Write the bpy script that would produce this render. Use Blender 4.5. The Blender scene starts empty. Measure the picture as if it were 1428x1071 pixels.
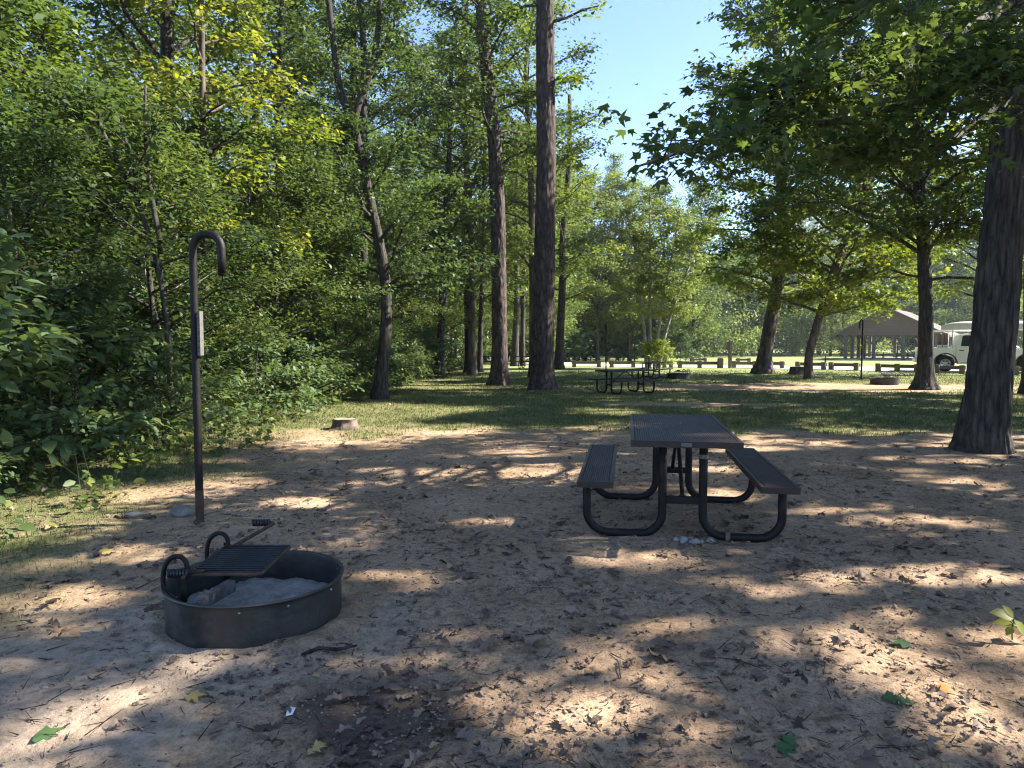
import bpy, math, random
import numpy as np
from mathutils import Vector, Matrix

SC = bpy.context.scene
COL = SC.collection
R = math.radians
PI = math.pi

# ------------------------------------------------------------------ camera
FPX, W0, H0 = 990.0, 1428.0, 1071.0
CAMZ, PITCH = 1.45, math.atan((535.5 - 476.0) / 990.0)
CP, SP = math.cos(PITCH), math.sin(PITCH)


def ray(px, py):
    u, v = (px - W0 / 2) / FPX, (H0 / 2 - py) / FPX
    return np.array([u, CP + v * SP, -SP + v * CP])


# ------------------------------------------------------------------ noise + terrain
def _hash(ix, iy, seed):
    h = (ix.astype(np.int64) * 374761393 + iy.astype(np.int64) * 668265263 + seed * 982451653) & 0xFFFFFFFF
    h = ((h ^ (h >> 13)) * 1274126177) & 0xFFFFFFFF
    return ((h ^ (h >> 16)) & 0xFFFF) / 65535.0


def vnoise(x, y, seed=0):
    x = np.asarray(x, float); y = np.asarray(y, float)
    ix = np.floor(x); iy = np.floor(y)
    fx = x - ix; fy = y - iy
    fx = fx * fx * (3 - 2 * fx); fy = fy * fy * (3 - 2 * fy)
    a = _hash(ix, iy, seed); b = _hash(ix + 1, iy, seed)
    c = _hash(ix, iy + 1, seed); d = _hash(ix + 1, iy + 1, seed)
    return (a + (b - a) * fx) * (1 - fy) + (c + (d - c) * fx) * fy


def fbm(x, y, seed=0, octv=4):
    s = 0; a = 0.5; t = 0
    for o in range(octv):
        s = s + a * vnoise(np.asarray(x) * 2 ** o, np.asarray(y) * 2 ** o, seed + o * 17); t += a; a *= 0.5
    return s / t


def sstep(e0, e1, x):
    t = np.clip((np.asarray(x, float) - e0) / (e1 - e0), 0, 1)
    return t * t * (3 - 2 * t)


RING = (-1.36, 3.705)          # the fire ring in front


def gz0(x, y):
    """the lie of the land, without clods"""
    x = np.asarray(x, float); y = np.asarray(y, float)
    z = -0.0145 * np.clip(y - 38, 0, 40)
    z = z - 0.10 * np.clip(-5.5 - x, 0, 9) * sstep(70, 40, y)
    near = sstep(34, 14, np.abs(y)) * sstep(40, 16, np.abs(x))
    z = z + 0.05 * near * (fbm(x * .35, y * .35, 3, 2) - .5) * sstep(1, 3, np.hypot(x - 1.3, y - 5.7)) * sstep(.5, 1.4, np.hypot(x - RING[0], y - RING[1]))
    return z


def gz(x, y):
    z = gz0(x, y)
    x = np.asarray(x, float); y = np.asarray(y, float)
    r = np.hypot(x, y)
    z = z + sstep(22, 6, r) * (0.030 * (fbm(x * 2.1, y * 2.1, 11, 3) - .5) + 0.022 * (fbm(x * 8, y * 8, 12, 3) - .5) + .006 * (fbm(x * 31, y * 31, 14, 2) - .5))
    rr = np.hypot(x - RING[0], y - RING[1])
    z = z + 0.03 * np.exp(-((rr - .50) / .07) ** 2) * (vnoise(x * 9, y * 9, 5) * .9)
    return z


def G(px, py, zoff=0.0):
    """the point of the ground seen at a pixel"""
    d = ray(px, py); z = 0.0
    for _ in range(12):
        t = (z + zoff - CAMZ) / d[2]
        p = d * t
        z = float(gz0(p[0], p[1]))
    return np.array([p[0], p[1], z])


def P(px, py, Y):
    d = ray(px, py); t = Y / d[1]
    return np.array([d[0] * t, Y, CAMZ + d[2] * t])


SUN_E, SUN_P = R(39), R(8)
SUN = np.array([math.cos(SUN_E) * math.cos(SUN_P), math.cos(SUN_E) * math.sin(SUN_P), math.sin(SUN_E)])


# ------------------------------------------------------------------ mesh builder
class MB:
    def __init__(s):
        s.V = []; s.n = 0; s.L = []; s.T = []; s.M = []; s.tint = []

    def add(s, V, F, tint=0.5, mi=0):
        V = np.asarray(V, float).reshape(-1, 3)
        s.V.append(V)
        if isinstance(F, np.ndarray):
            s.L.append((F + s.n).ravel()); s.T.append(np.full(len(F), F.shape[1])); s.M.append(np.full(len(F), mi))
        else:
            for f in F:
                s.L.append(np.asarray(f) + s.n); s.T.append(np.array([len(f)])); s.M.append(np.array([mi]))
        s.tint.append(np.broadcast_to(np.asarray(tint, float), (len(V),)).copy())
        s.n += len(V)
        return s

    def box(s, c, d, M=None, taper=1.0, mi=0):
        x, y, z = d[0] / 2, d[1] / 2, d[2] / 2
        V = np.array([[sx * x * (taper if sz > 0 else 1), sy * y * (taper if sz > 0 else 1), sz * z] for sz in (-1, 1) for sy in (-1, 1) for sx in (-1, 1)])
        if M is not None: V = V @ np.array(M).T
        V = V + np.array(c)
        F = np.array([[0, 2, 3, 1], [4, 5, 7, 6], [0, 1, 5, 4], [2, 6, 7, 3], [0, 4, 6, 2], [1, 3, 7, 5]])
        return s.add(V, F, mi=mi)

    def tube(s, pts, rad, n=10, caps=True, lump=0, seed=0):
        pts = np.asarray(pts, float); k = len(pts)
        rad = np.broadcast_to(np.asarray(rad, float), (k,))
        tan = np.gradient(pts, axis=0); tan /= np.linalg.norm(tan, axis=1)[:, None] + 1e-12
        ref = np.array([0, 0, 1.0]) if abs(tan[0][2]) < .8 else np.array([1.0, 0, 0])
        A = []; u = np.cross(ref, tan[0]); u /= np.linalg.norm(u)
        for i in range(k):
            u = u - tan[i] * u.dot(tan[i]); u /= np.linalg.norm(u) + 1e-12
            A.append((u, np.cross(tan[i], u)))
        ang = np.arange(n) * 2 * PI / n
        V = np.zeros((k, n, 3))
        for i in range(k):
            r = np.full(n, rad[i])
            if lump:
                r = r * (1 + lump * (vnoise(np.cos(ang) * 2.2 + 9, np.sin(ang) * 2.2 + i * .55 * min(1, 14 / k) + seed, seed) - .5) * 2)
            V[i] = pts[i] + np.outer(np.cos(ang) * r, A[i][0]) + np.outer(np.sin(ang) * r, A[i][1])
        a = np.arange(n); b = (a + 1) % n
        F = np.concatenate([np.stack([i * n + a, i * n + b, (i + 1) * n + b, (i + 1) * n + a], 1) for i in range(k - 1)])
        s.add(V.reshape(-1, 3), F)
        if caps:
            base = s.n - k * n
            s.L.append(base + a[::-1]); s.T.append(np.array([n])); s.M.append(np.array([0]))
            s.L.append(base + (k - 1) * n + a); s.T.append(np.array([n])); s.M.append(np.array([0]))
        return s

    def lathe(s, prof, n=32, c=(0, 0, 0), axis='z', close=False):
        prof = np.asarray(prof, float); k = len(prof)
        ang = np.arange(n) * 2 * PI / n
        V = np.zeros((k, n, 3))
        V[:, :, 0] = prof[:, 0:1] * np.cos(ang); V[:, :, 1] = prof[:, 0:1] * np.sin(ang); V[:, :, 2] = prof[:, 1:2]
        if axis == 'y': V = V[:, :, [0, 2, 1]]
        a = np.arange(n); b = (a + 1) % n
        ks = k if close else k - 1
        F = np.concatenate([np.stack([i * n + a, i * n + b, ((i + 1) % k) * n + b, ((i + 1) % k) * n + a], 1) for i in range(ks)])
        if axis == 'y': F = F[:, ::-1]
        return s.add(V.reshape(-1, 3) + np.array(c), F)

    def prism(s, poly, y0, y1, axis='y'):
        """a 2-D outline (x,z) drawn out from y0 to y1"""
        k = len(poly); q = np.asarray(poly, float)
        V = np.zeros((2 * k, 3))
        V[:k, 0] = q[:, 0]; V[:k, 2] = q[:, 1]; V[:k, 1] = y0
        V[k:, 0] = q[:, 0]; V[k:, 2] = q[:, 1]; V[k:, 1] = y1
        if axis == 'x': V = V[:, [1, 0, 2]]
        F = [list(range(k)), list(range(2 * k - 1, k - 1, -1))] + [[i, k + i, k + (i + 1) % k, (i + 1) % k] for i in range(k)]
        if axis == 'x': F = [f[::-1] for f in F]
        return s.add(V, F)

    def mesh(s, name, mats, smooth=True, angle=None):
        me = bpy.data.meshes.new(name)
        V = np.concatenate(s.V).astype(np.float32); L = np.concatenate(s.L).astype(np.int32); T = np.concatenate(s.T).astype(np.int32)
        me.vertices.add(len(V)); me.vertices.foreach_set('co', V.ravel())
        me.loops.add(len(L)); me.loops.foreach_set('vertex_index', L)
        me.polygons.add(len(T))
        st = np.zeros(len(T), np.int32); st[1:] = np.cumsum(T)[:-1]
        me.polygons.foreach_set('loop_start', st)
        for m in (mats if isinstance(mats, (list, tuple)) else [mats]): me.materials.append(m)
        me.polygons.foreach_set('material_index', np.concatenate(s.M).astype(np.int32))
        me.update(calc_edges=True)
        at = me.attributes.new('tint', 'FLOAT', 'POINT'); at.data.foreach_set('value', np.concatenate(s.tint).astype(np.float32))
        me.polygons.foreach_set('use_smooth', np.full(len(T), bool(smooth)))
        if smooth and angle: me.set_sharp_from_angle(angle=R(angle))
        me.validate()
        return me

    def build(s, name, mats, parent=None, loc=None, smooth=True, angle=None):
        o = bpy.data.objects.new(name, s.mesh(name, mats, smooth, angle)); COL.objects.link(o)
        if parent is not None: o.parent = parent
        if loc is not None: o.location = loc
        return o


def thing(name, label, cat, loc=(0, 0, 0), rz=0, group=None):
    o = bpy.data.objects.new(name, None); COL.objects.link(o)
    o.empty_display_size = .1
    o.location = Vector([float(c) for c in loc]); o.rotation_euler = (0, 0, rz)
    o['label'] = label; o['category'] = cat
    if group: o['group'] = group
    return o


def tag(o, label, cat, group=None, kind=None):
    if label: o['label'] = label
    if cat: o['category'] = cat
    if group: o['group'] = group
    if kind: o['kind'] = kind
    return o


def copy_thing(root, loc, rz=0, scale=None, label=None, group=None):
    r = root.copy(); COL.objects.link(r); r.location = Vector([float(c) for c in loc]); r.rotation_euler = (0, 0, rz)
    if scale: r.scale = (scale, scale, scale)
    if label: r['label'] = label
    if group: r['group'] = group
    for ch in list(root.children):
        c = ch.copy(); COL.objects.link(c); c.parent = r
        for g in list(ch.children):
            d = g.copy(); COL.objects.link(d); d.parent = c
    return r


# ------------------------------------------------------------------ materials
def newmat(name):
    m = bpy.data.materials.new(name); m.use_nodes = True
    nt = m.node_tree; nt.nodes.clear()
    out = nt.nodes.new('ShaderNodeOutputMaterial')
    return m, nt, out


def N(nt, t, **kw):
    n = nt.nodes.new(t)
    for k, v in kw.items():
        if k == 'inp':
            for a, b in v.items(): n.inputs[a].default_value = b
        else: setattr(n, k, v)
    return n


def ramp(nt, stops, fac=None):
    n = nt.nodes.new('ShaderNodeValToRGB'); cr = n.color_ramp
    while len(cr.elements) < len(stops): cr.elements.new(.5)
    for e, (p, c) in zip(cr.elements, stops):
        e.position = p; e.color = (*c, 1) if len(c) == 3 else c
    if fac is not None: nt.links.new(fac, n.inputs['Fac'])
    return n


def plain(name, c1, c2, scale=8, rough=.6, spec=.4, metal=0, bump=0.0, bscale=40, stretch=(1, 1, 1), rough2=None):
    m, nt, out = newmat(name); L = nt.links.new
    tc = N(nt, 'ShaderNodeTexCoord'); mp = N(nt, 'ShaderNodeMapping'); mp.inputs['Scale'].default_value = stretch
    L(tc.outputs['Object'], mp.inputs['Vector'])
    nz = N(nt, 'ShaderNodeTexNoise', inp={'Scale': scale, 'Detail': 6, 'Roughness': .65}); L(mp.outputs[0], nz.inputs['Vector'])
    cr = ramp(nt, [(.3, c1), (.7, c2)], nz.outputs['Fac'])
    b = N(nt, 'ShaderNodeBsdfPrincipled', inp={'Roughness': rough, 'Metallic': metal, 'Specular IOR Level': spec})
    L(cr.outputs[0], b.inputs['Base Color'])
    if rough2 is not None:
        mr = N(nt, 'ShaderNodeMapRange', inp={'From Min': .3, 'From Max': .7, 'To Min': rough, 'To Max': rough2}); L(nz.outputs['Fac'], mr.inputs['Value']); L(mr.outputs[0], b.inputs['Roughness'])
    if bump:
        n2 = N(nt, 'ShaderNodeTexNoise', inp={'Scale': bscale, 'Detail': 5}); L(mp.outputs[0], n2.inputs['Vector'])
        bp = N(nt, 'ShaderNodeBump', inp={'Strength': bump, 'Distance': .02}); L(n2.outputs['Fac'], bp.inputs['Height']); L(bp.outputs[0], b.inputs['Normal'])
    L(b.outputs[0], out.inputs['Surface'])
    return m


def leafmat(name, stops, trans=.45, tcol=(1.25, 1.2, .55), rough=.5, spec=.3):
    m, nt, out = newmat(name); L = nt.links.new
    at = N(nt, 'ShaderNodeAttribute', attribute_name='tint')
    oi = N(nt, 'ShaderNodeObjectInfo')
    ad = N(nt, 'ShaderNodeMath', operation='MULTIPLY_ADD', inp={1: .22}); L(oi.outputs['Random'], ad.inputs[0])
    sb = N(nt, 'ShaderNodeMath', operation='SUBTRACT', inp={1: .11}); L(at.outputs['Fac'], sb.inputs[0]); L(sb.outputs[0], ad.inputs[2])
    cr = ramp(nt, stops, ad.outputs[0])
    b = N(nt, 'ShaderNodeBsdfPrincipled', inp={'Roughness': rough, 'Specular IOR Level': spec}); L(cr.outputs[0], b.inputs['Base Color'])
    mx = N(nt, 'ShaderNodeMix', data_type='RGBA', blend_type='MULTIPLY'); mx.inputs[0].default_value = 1
    L(cr.outputs[0], mx.inputs[6]); mx.inputs[7].default_value = (*tcol, 1)
    t = N(nt, 'ShaderNodeBsdfTranslucent'); L(mx.outputs[2], t.inputs['Color'])
    ms = N(nt, 'ShaderNodeMixShader', inp={0: trans}); L(b.outputs[0], ms.inputs[1]); L(t.outputs[0], ms.inputs[2])
    L(ms.outputs[0], out.inputs['Surface'])
    return m


def barkmat(name, dark, light, sx=14, sz=2.2, bump=.9, dist=.03):
    m, nt, out = newmat(name); L = nt.links.new
    tc = N(nt, 'ShaderNodeTexCoord'); mp = N(nt, 'ShaderNodeMapping'); mp.inputs['Scale'].default_value = (sx, sx, sz)
    L(tc.outputs['Object'], mp.inputs['Vector'])
    vo = N(nt, 'ShaderNodeTexVoronoi', feature='DISTANCE_TO_EDGE', inp={'Scale': 1.0}); 
    nz = N(nt, 'ShaderNodeTexNoise', inp={'Scale': 1.3, 'Detail': 7, 'Roughness': .7, 'Distortion': .6}); L(mp.outputs[0], nz.inputs['Vector'])
    av = N(nt, 'ShaderNodeMix', data_type='VECTOR'); av.inputs[0].default_value = .25
    L(mp.outputs[0], av.inputs[4]); L(nz.outputs['Color'], av.inputs[5]); L(av.outputs[1], vo.inputs['Vector'])
    mu = N(nt, 'ShaderNodeMath', operation='MULTIPLY_ADD', inp={1: .8}); L(vo.outputs['Distance'], mu.inputs[0]); L(nz.outputs['Fac'], mu.inputs[2])
    cr = ramp(nt, [(.40, dark), (.60, tuple((a + b) / 2 for a, b in zip(dark, light))), (.82, light)], mu.outputs[0])
    n3 = N(nt, 'ShaderNodeTexNoise', inp={'Scale': 1.5, 'Detail': 3}); L(tc.outputs['Object'], n3.inputs['Vector'])
    mx = N(nt, 'ShaderNodeMix', data_type='RGBA', blend_type='MULTIPLY'); mx.inputs[0].default_value = .6
    c3 = ramp(nt, [(.3, (.6, .62, .58)), (.7, (1.15, 1.1, 1.05))], n3.outputs['Fac']); L(cr.outputs[0], mx.inputs[6]); L(c3.outputs[0], mx.inputs[7])
    b = N(nt, 'ShaderNodeBsdfPrincipled', inp={'Roughness': .85, 'Specular IOR Level': .2}); L(mx.outputs[2], b.inputs['Base Color'])
    bp = N(nt, 'ShaderNodeBump', inp={'Strength': bump, 'Distance': dist}); L(mu.outputs[0], bp.inputs['Height']); L(bp.outputs[0], b.inputs['Normal'])
    L(b.outputs[0], out.inputs['Surface'])
    return m


def ground_material():
    m, nt, out = newmat('soil'); L = nt.links.new
    tc = N(nt, 'ShaderNodeTexCoord')

    def noise(sc, d=6, r=.6):
        n = N(nt, 'ShaderNodeTexNoise', inp={'Scale': sc, 'Detail': d, 'Roughness': r}); L(tc.outputs['Object'], n.inputs['Vector']); return n.outputs['Fac']

    def mix(a, b, f):
        x = N(nt, 'ShaderNodeMix', data_type='RGBA'); L(f, x.inputs[0]); L(a, x.inputs[6]); L(b, x.inputs[7]); return x.outputs[2]
    n1, n2, n3, n4 = noise(1.1, 5), noise(13, 7, .7), noise(90, 4, .7), noise(330, 2)
    soil = ramp(nt, [(.25, (.250, .166, .100)), (.5, (.365, .250, .156)), (.75, (.445, .320, .208))], n1).outputs[0]
    fine = ramp(nt, [(.28, (.55, .53, .5)), (.5, (.95, .95, .95)), (.72, (1.22, 1.2, 1.18))], n2).outputs[0]
    x = N(nt, 'ShaderNodeMix', data_type='RGBA', blend_type='MULTIPLY'); x.inputs[0].default_value = .75; L(soil, x.inputs[6]); L(fine, x.inputs[7])
    speck = ramp(nt, [(.36, (.34, .3, .27)), (.47, (1, 1, 1)), (.6, (1, 1, 1)), (.72, (1.35, 1.32, 1.3))], n3).outputs[0]
    y = N(nt, 'ShaderNodeMix', data_type='RGBA', blend_type='MULTIPLY'); y.inputs[0].default_value = .7; L(x.outputs[2], y.inputs[6]); L(speck, y.inputs[7])
    n5 = noise(26, 6, .78)
    frag = ramp(nt, [(.36, (.40, .36, .33)), (.46, (.86, .85, .84)), (.56, (1.06, 1.06, 1.06))], n5).outputs[0]
    z_ = N(nt, 'ShaderNodeMix', data_type='RGBA', blend_type='MULTIPLY'); z_.inputs[0].default_value = .55; L(y.outputs[2], z_.inputs[6]); L(frag, z_.inputs[7])
    n6 = noise(4.2, 5, .65)
    mott = ramp(nt, [(.32, (.66, .63, .60)), (.5, (1, 1, 1)), (.7, (1.12, 1.11, 1.10))], n6).outputs[0]
    z2 = N(nt, 'ShaderNodeMix', data_type='RGBA', blend_type='MULTIPLY'); z2.inputs[0].default_value = .55; L(z_.outputs[2], z2.inputs[6]); L(mott, z2.inputs[7])
    col = z2.outputs[2]
    for att, st in (('ash', [(.25, (.17, .135, .10)), (.5, (.32, .26, .20)), (.75, (.45, .375, .30))]),
                    ('mulch', [(.25, (.045, .034, .027)), (.6, (.085, .062, .048)), (.8, (.15, .11, .085))]),
                    ('grass', [(.25, (.065, .075, .028)), (.5, (.12, .125, .045)), (.75, (.20, .18, .075))]),
                    ('lawn', [(.25, (.13, .155, .05)), (.5, (.18, .20, .07)), (.75, (.25, .24, .105))]),
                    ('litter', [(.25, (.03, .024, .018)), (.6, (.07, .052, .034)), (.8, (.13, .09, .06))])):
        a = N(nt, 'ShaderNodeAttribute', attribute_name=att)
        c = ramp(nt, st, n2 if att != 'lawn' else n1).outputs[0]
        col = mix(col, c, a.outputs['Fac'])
    b = N(nt, 'ShaderNodeBsdfPrincipled', inp={'Roughness': .95, 'Specular IOR Level': .12}); L(col, b.inputs['Base Color'])
    s1 = N(nt, 'ShaderNodeMath', operation='MULTIPLY_ADD', inp={1: .35}); L(n3, s1.inputs[0]); L(n2, s1.inputs[2])
    s2 = N(nt, 'ShaderNodeMath', operation='MULTIPLY_ADD', inp={1: .12}); L(n4, s2.inputs[0]); L(s1.outputs[0], s2.inputs[2])
    bp = N(nt, 'ShaderNodeBump', inp={'Strength': .9, 'Distance': .022}); L(s2.outputs[0], bp.inputs['Height']); L(bp.outputs[0], b.inputs['Normal'])
    L(b.outputs[0], out.inputs['Surface'])
    return m


GREEN = [(0, (.040, .064, .026)), (.35, (.070, .110, .036)), (.7, (.110, .152, .046)), (1, (.18, .195, .06))]
M = {}
M['leaf'] = leafmat('leaf_green', GREEN, .5)
M['leaf_dark'] = leafmat('leaf_dark_green', [(0, (.036, .060, .028)), (.4, (.062, .100, .038)), (.8, (.09, .135, .045)), (1, (.14, .175, .055))], .5)
M['leaf_yellow'] = leafmat('leaf_yellow_green', [(0, (.050, .085, .018)), (.4, (.095, .145, .028)), (.75, (.15, .19, .034)), (1, (.225, .235, .042))], .55)
M['leaf_pale'] = leafmat('leaf_pale_green', [(0, (.070, .105, .030)), (.5, (.135, .180, .046)), (1, (.22, .245, .07))], .55, (1.15, 1.15, .7))
M['leaf_big'] = leafmat('leaf_broad_green', [(0, (.050, .085, .042)), (.5, (.085, .132, .058)), (1, (.145, .19, .07))], .42, rough=.5, spec=.22)
M['leaf_far'] = leafmat('leaf_distant', [(0, (.035, .065, .034)), (.5, (.075, .120, .055)), (1, (.15, .19, .08))], .4)
M['leaf_maple'] = leafmat('leaf_maple', [(0, (.046, .074, .030)), (.4, (.080, .122, .042)), (.75, (.125, .168, .050)), (1, (.20, .215, .06))], .6)
M['grass'] = leafmat('grass_blade', [(0, (.045, .068, .022)), (.45, (.085, .112, .034)), (.75, (.15, .155, .055)), (1, (.28, .23, .11))], .3, rough=.6)
M['dead'] = leafmat('dead_leaf', [(0, (.045, .032, .024)), (.4, (.115, .080, .058)), (.7, (.21, .15, .11)), (.9, (.33, .24, .165)), (1, (.40, .23, .11))], .12, (1.1, .9, .7), rough=.75)
M['bark'] = barkmat('bark_grey_brown', (.016, .0135, .0115), (.080, .070, .060), 14, 3)
M['bark_pine'] = barkmat('bark_pine', (.018, .013, .0115), (.105, .078, .066), 10, 3.2, 1.0, .03)
M['bark_oak'] = barkmat('bark_ridged', (.014, .012, .010), (.088, .077, .063), 16, 2.4, 1.0, .025)
M['bark_tan'] = barkmat('bark_tan', (.038, .029, .022), (.15, .118, .09), 7, 2.0, .5, .02)
M['bark_pale'] = barkmat('bark_pale', (.16, .15, .13), (.38, .35, .31), 7, 3, .3, .01)
M['steel'] = plain('brown_black_steel', (.005, .004, .0034), (.013, .0098, .008), 9, .55, .22, 0, .15, 60, rough2=.6)
M['coat'] = plain('brown_plastic_coating', (.022, .0135, .011), (.037, .023, .018), 20, .5, .3, 0, .08, 120, rough2=.55)
M['ring'] = plain('smoked_steel', (.016, .016, .0155), (.056, .053, .047), 5, .40, .5, .35, .25, 18, rough2=.62)
M['rust'] = plain('rusted_steel', (.030, .018, .012), (.085, .048, .030), 12, .75, .3, 0, .3, 60)
M['dusty'] = plain('ash_dusted_steel', (.05, .046, .042), (.16, .15, .14), 14, .85, .2, 0, .2, 40)
M['bolt'] = plain('zinc_bolt', (.20, .20, .19), (.34, .33, .31), 30, .35, .5, .8)
M['black'] = plain('black_grate_steel', (.008, .008, .010), (.018, .018, .022), 30, .45, .5, .2)
M['ash'] = plain('wood_ash', (.15, .137, .118), (.35, .322, .28), 12, .95, .1, 0, .7, 60)
M['stone'] = plain('pale_stone', (.17, .155, .13), (.36, .33, .285), 9, .85, .2, 0, .5, 25)
M['stone_dark'] = plain('grey_stone', (.09, .085, .075), (.22, .20, .17), 9, .9, .2, 0, .6, 20)
M['wood'] = plain('weathered_timber', (.075, .060, .047), (.18, .15, .12), 6, .85, .2, 0, .4, 30, (1, 6, 6))
M['cutwood'] = plain('cut_wood', (.16, .115, .075), (.33, .26, .18), 18, .85, .2, 0, .4, 50)
M['paint'] = plain('cream_car_paint', (.62, .585, .51), (.66, .625, .55), 2, .25, .5)
M['white'] = plain('white_gelcoat', (.60, .60, .57), (.70, .70, .66), 3, .35, .5)
M['cream'] = plain('cream_hull', (.46, .43, .35), (.52, .49, .41), 3, .4, .4)
M['glass'] = plain('dark_window_glass', (.012, .018, .017), (.02, .028, .026), 3, .05, .6)
M['screen'] = plain('windscreen_glass', (.10, .15, .20), (.13, .18, .24), 3, .05, .8)
M['tyre'] = plain('tyre_rubber', (.012, .012, .012), (.025, .024, .023), 20, .85, .2)
M['rim'] = plain('alloy_rim', (.34, .34, .34), (.5, .5, .5), 20, .35, .5, .7)
M['trim'] = plain('black_trim', (.012, .012, .012), (.02, .02, .02), 20, .6, .3)
M['tan'] = plain('tan_cloth', (.10, .068, .052), (.17, .12, .092), 10, .9, .1)
M['siding'] = plain('taupe_siding', (.135, .092, .076), (.165, .115, .096), 3, .75, .2, 0, .1, 10, (1, 1, 8))
M['post'] = plain('brown_post_paint', (.085, .068, .060), (.13, .105, .092), 3, .75, .2)
M['roofm'] = plain('grey_shingle', (.085, .070, .060), (.145, .122, .105), 10, .9, .2, 0, .3, 30)
M['concrete'] = plain('pale_concrete', (.36, .34, .31), (.48, .455, .42), 4, .9, .2, 0, .2, 50)
M['paper'] = plain('white_paper', (.65, .66, .68), (.75, .76, .78), 20, .8, .2)
M['tagm'] = plain('grey_tag_plastic', (.085, .08, .07), (.13, .125, .11), 20, .6, .3)
M['soil'] = ground_material()

# ------------------------------------------------------------------ leaf templates
T_SIMPLE = (np.array([[0, 0, 0], [.48, .27, .03], [1, 0, -.08], [.48, -.27, .03]]), [[0, 3, 2, 1]])
T_BROAD = (np.array([[0, 0, 0], [.30, .25, .04], [.62, .26, .02], [1, 0, -.14], [.62, -.26, .02], [.30, -.25, .04], [.5, 0, -.02]]),
           [[0, 6, 1], [1, 6, 2], [2, 6, 3], [0, 5, 6], [5, 4, 6], [4, 3, 6]])


def _star():
    pts = [[0, 0, 0]]
    lob = [(-128, .52), (-62, .86), (0, 1.0), (62, .86), (128, .52)]
    c = np.array([.36, 0, 0])
    out = []
    for i, (a, r) in enumerate(lob):
        out.append((a, r * .66, -.10))
        if i < 4: out.append(((a + lob[i + 1][0]) / 2, .25, .03))
    V = [[0, 0, 0]] + [[c[0] + r * math.cos(R(a)), r * math.sin(R(a)), z] for a, r, z in out] + [[c[0], 0, .03]]
    n = len(V) - 1
    F = [[n, i, i + 1] for i in range(1, n - 1)] + [[n, n - 1, 0], [n, 0, 1]]
    return np.array(V), F


T_STAR = _star()


def _oak(curl, seed):
    rg = np.random.default_rng(seed)
    xs = [0, .10, .22, .30, .42, .50, .62, .70, .82, .90, 1.0]
    ws = [.02, .10, .20, .08, .30, .12, .33, .14, .24, .12, .0]
    mid = []; lf = []; rt = []
    for x, w in zip(xs, ws):
        z = curl * (math.sin(PI * x) * .6 - .35 * x) + .04 * rg.standard_normal()
        mid.append([x, 0, z])
        for s, lst in ((1, lf), (-1, rt)):
            ww = w * (1 + .25 * rg.standard_normal())
            lst.append([x + .05 * rg.standard_normal(), s * ww * (1 - .3 * abs(curl)), z + abs(ww) * curl * (1.2 + .8 * rg.standard_normal()) + .02 * rg.standard_normal()])
    n = len(xs)
    V = np.array(mid + lf + rt); F = []
    for i in range(n - 1):
        F += [[i, i + 1, n + i + 1, n + i], [i, 2 * n + i, 2 * n + i + 1, i + 1]]
    return V, F


T_OAKS = [_oak(c, i) for i, c in enumerate((.08, .22, -.16, .42, -.26, .15))]


def norm(a):
    return a / (np.linalg.norm(a, axis=-1, keepdims=True) + 1e-9)


def stamp(mb, tm, p, d, n, L, tint):
    """a copy of the template at each point: d = towards the tip, n = face normal, L = length"""
    TV, TF = tm
    d = norm(d); s = norm(np.cross(n, d)); nn = np.cross(d, s)
    L = np.broadcast_to(np.asarray(L, float), (len(p),))[:, None, None]
    V = p[:, None, :] + L * (TV[None, :, 0:1] * d[:, None, :] + TV[None, :, 1:2] * s[:, None, :] + TV[None, :, 2:3] * nn[:, None, :])
    k = len(TV); Nn = len(p)
    off = (np.arange(Nn) * k)[:, None]
    tv = np.repeat(np.broadcast_to(tint, (Nn,)), k)
    groups = {}
    for f in TF: groups.setdefault(len(f), []).append(f)
    first = True; base = mb.n
    mb.V.append(V.reshape(-1, 3)); mb.tint.append(tv); mb.n += Nn * k
    for q, fs in groups.items():
        F = (off[:, :, None] + np.array(fs)[None]).reshape(-1, q) + base
        mb.L.append(F.ravel()); mb.T.append(np.full(len(F), q)); mb.M.append(np.zeros(len(F), int))


def twigs(mb, P0, P1, r):
    """thin three-sided sticks"""
    d = norm(P1 - P0); ref = np.where(np.abs(d[:, 2:3]) < .8, [[0, 0, 1.0]], [[1.0, 0, 0]])
    u = norm(np.cross(ref, d)); v = np.cross(d, u); r = np.broadcast_to(r, (len(P0),))[:, None]
    V = []
    for q, sc in ((P0, 1.0), (P1, .35)):
        for a in (0, 2.094, 4.189): V.append(q + r * sc * (math.cos(a) * u + math.sin(a) * v))
    V = np.stack(V, 1).reshape(-1, 3); off = (np.arange(len(P0)) * 6)[:, None, None]
    F = (off + np.array([[0, 1, 4, 3], [1, 2, 5, 4], [2, 0, 3, 5]])[None]).reshape(-1, 4)
    mb.add(V, F)


# where the photo's sun flecks lie on the ground (cx, cy, rx, ry in metres are worked out from the ground points)
FLECK_PX = [(1300, 925, 190, 44), (1180, 845, 60, 14), (1290, 803, 130, 22), (1060, 812, 90, 11), (1090, 885, 90, 13), (1390, 1000, 70, 50),
            (560, 812, 65, 14), (870, 785, 100, 9), (900, 868, 60, 14), (860, 948, 90, 15), (730, 1005, 100, 15), (940, 1000, 60, 16), (640, 880, 40, 8),
            (60, 840, 75, 15), (130, 985, 80, 16), (20, 1050, 60, 18), (300, 912, 50, 8), (250, 948, 60, 5), (200, 770, 50, 8), (30, 790, 40, 8),
            (625, 597, 55, 5), (740, 657, 60, 4), (1010, 690, 50, 6), (1300, 730, 80, 8), (1140, 717, 70, 6), (1190, 602, 40, 4), (1000, 655, 40, 4),
            (850, 575, 40, 5), (420, 700, 40, 5), (830, 762, 38, 9), (1000, 772, 34, 6), (1050, 630, 60, 4), (700, 730, 30, 4), (540, 655, 40, 3)]
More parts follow.
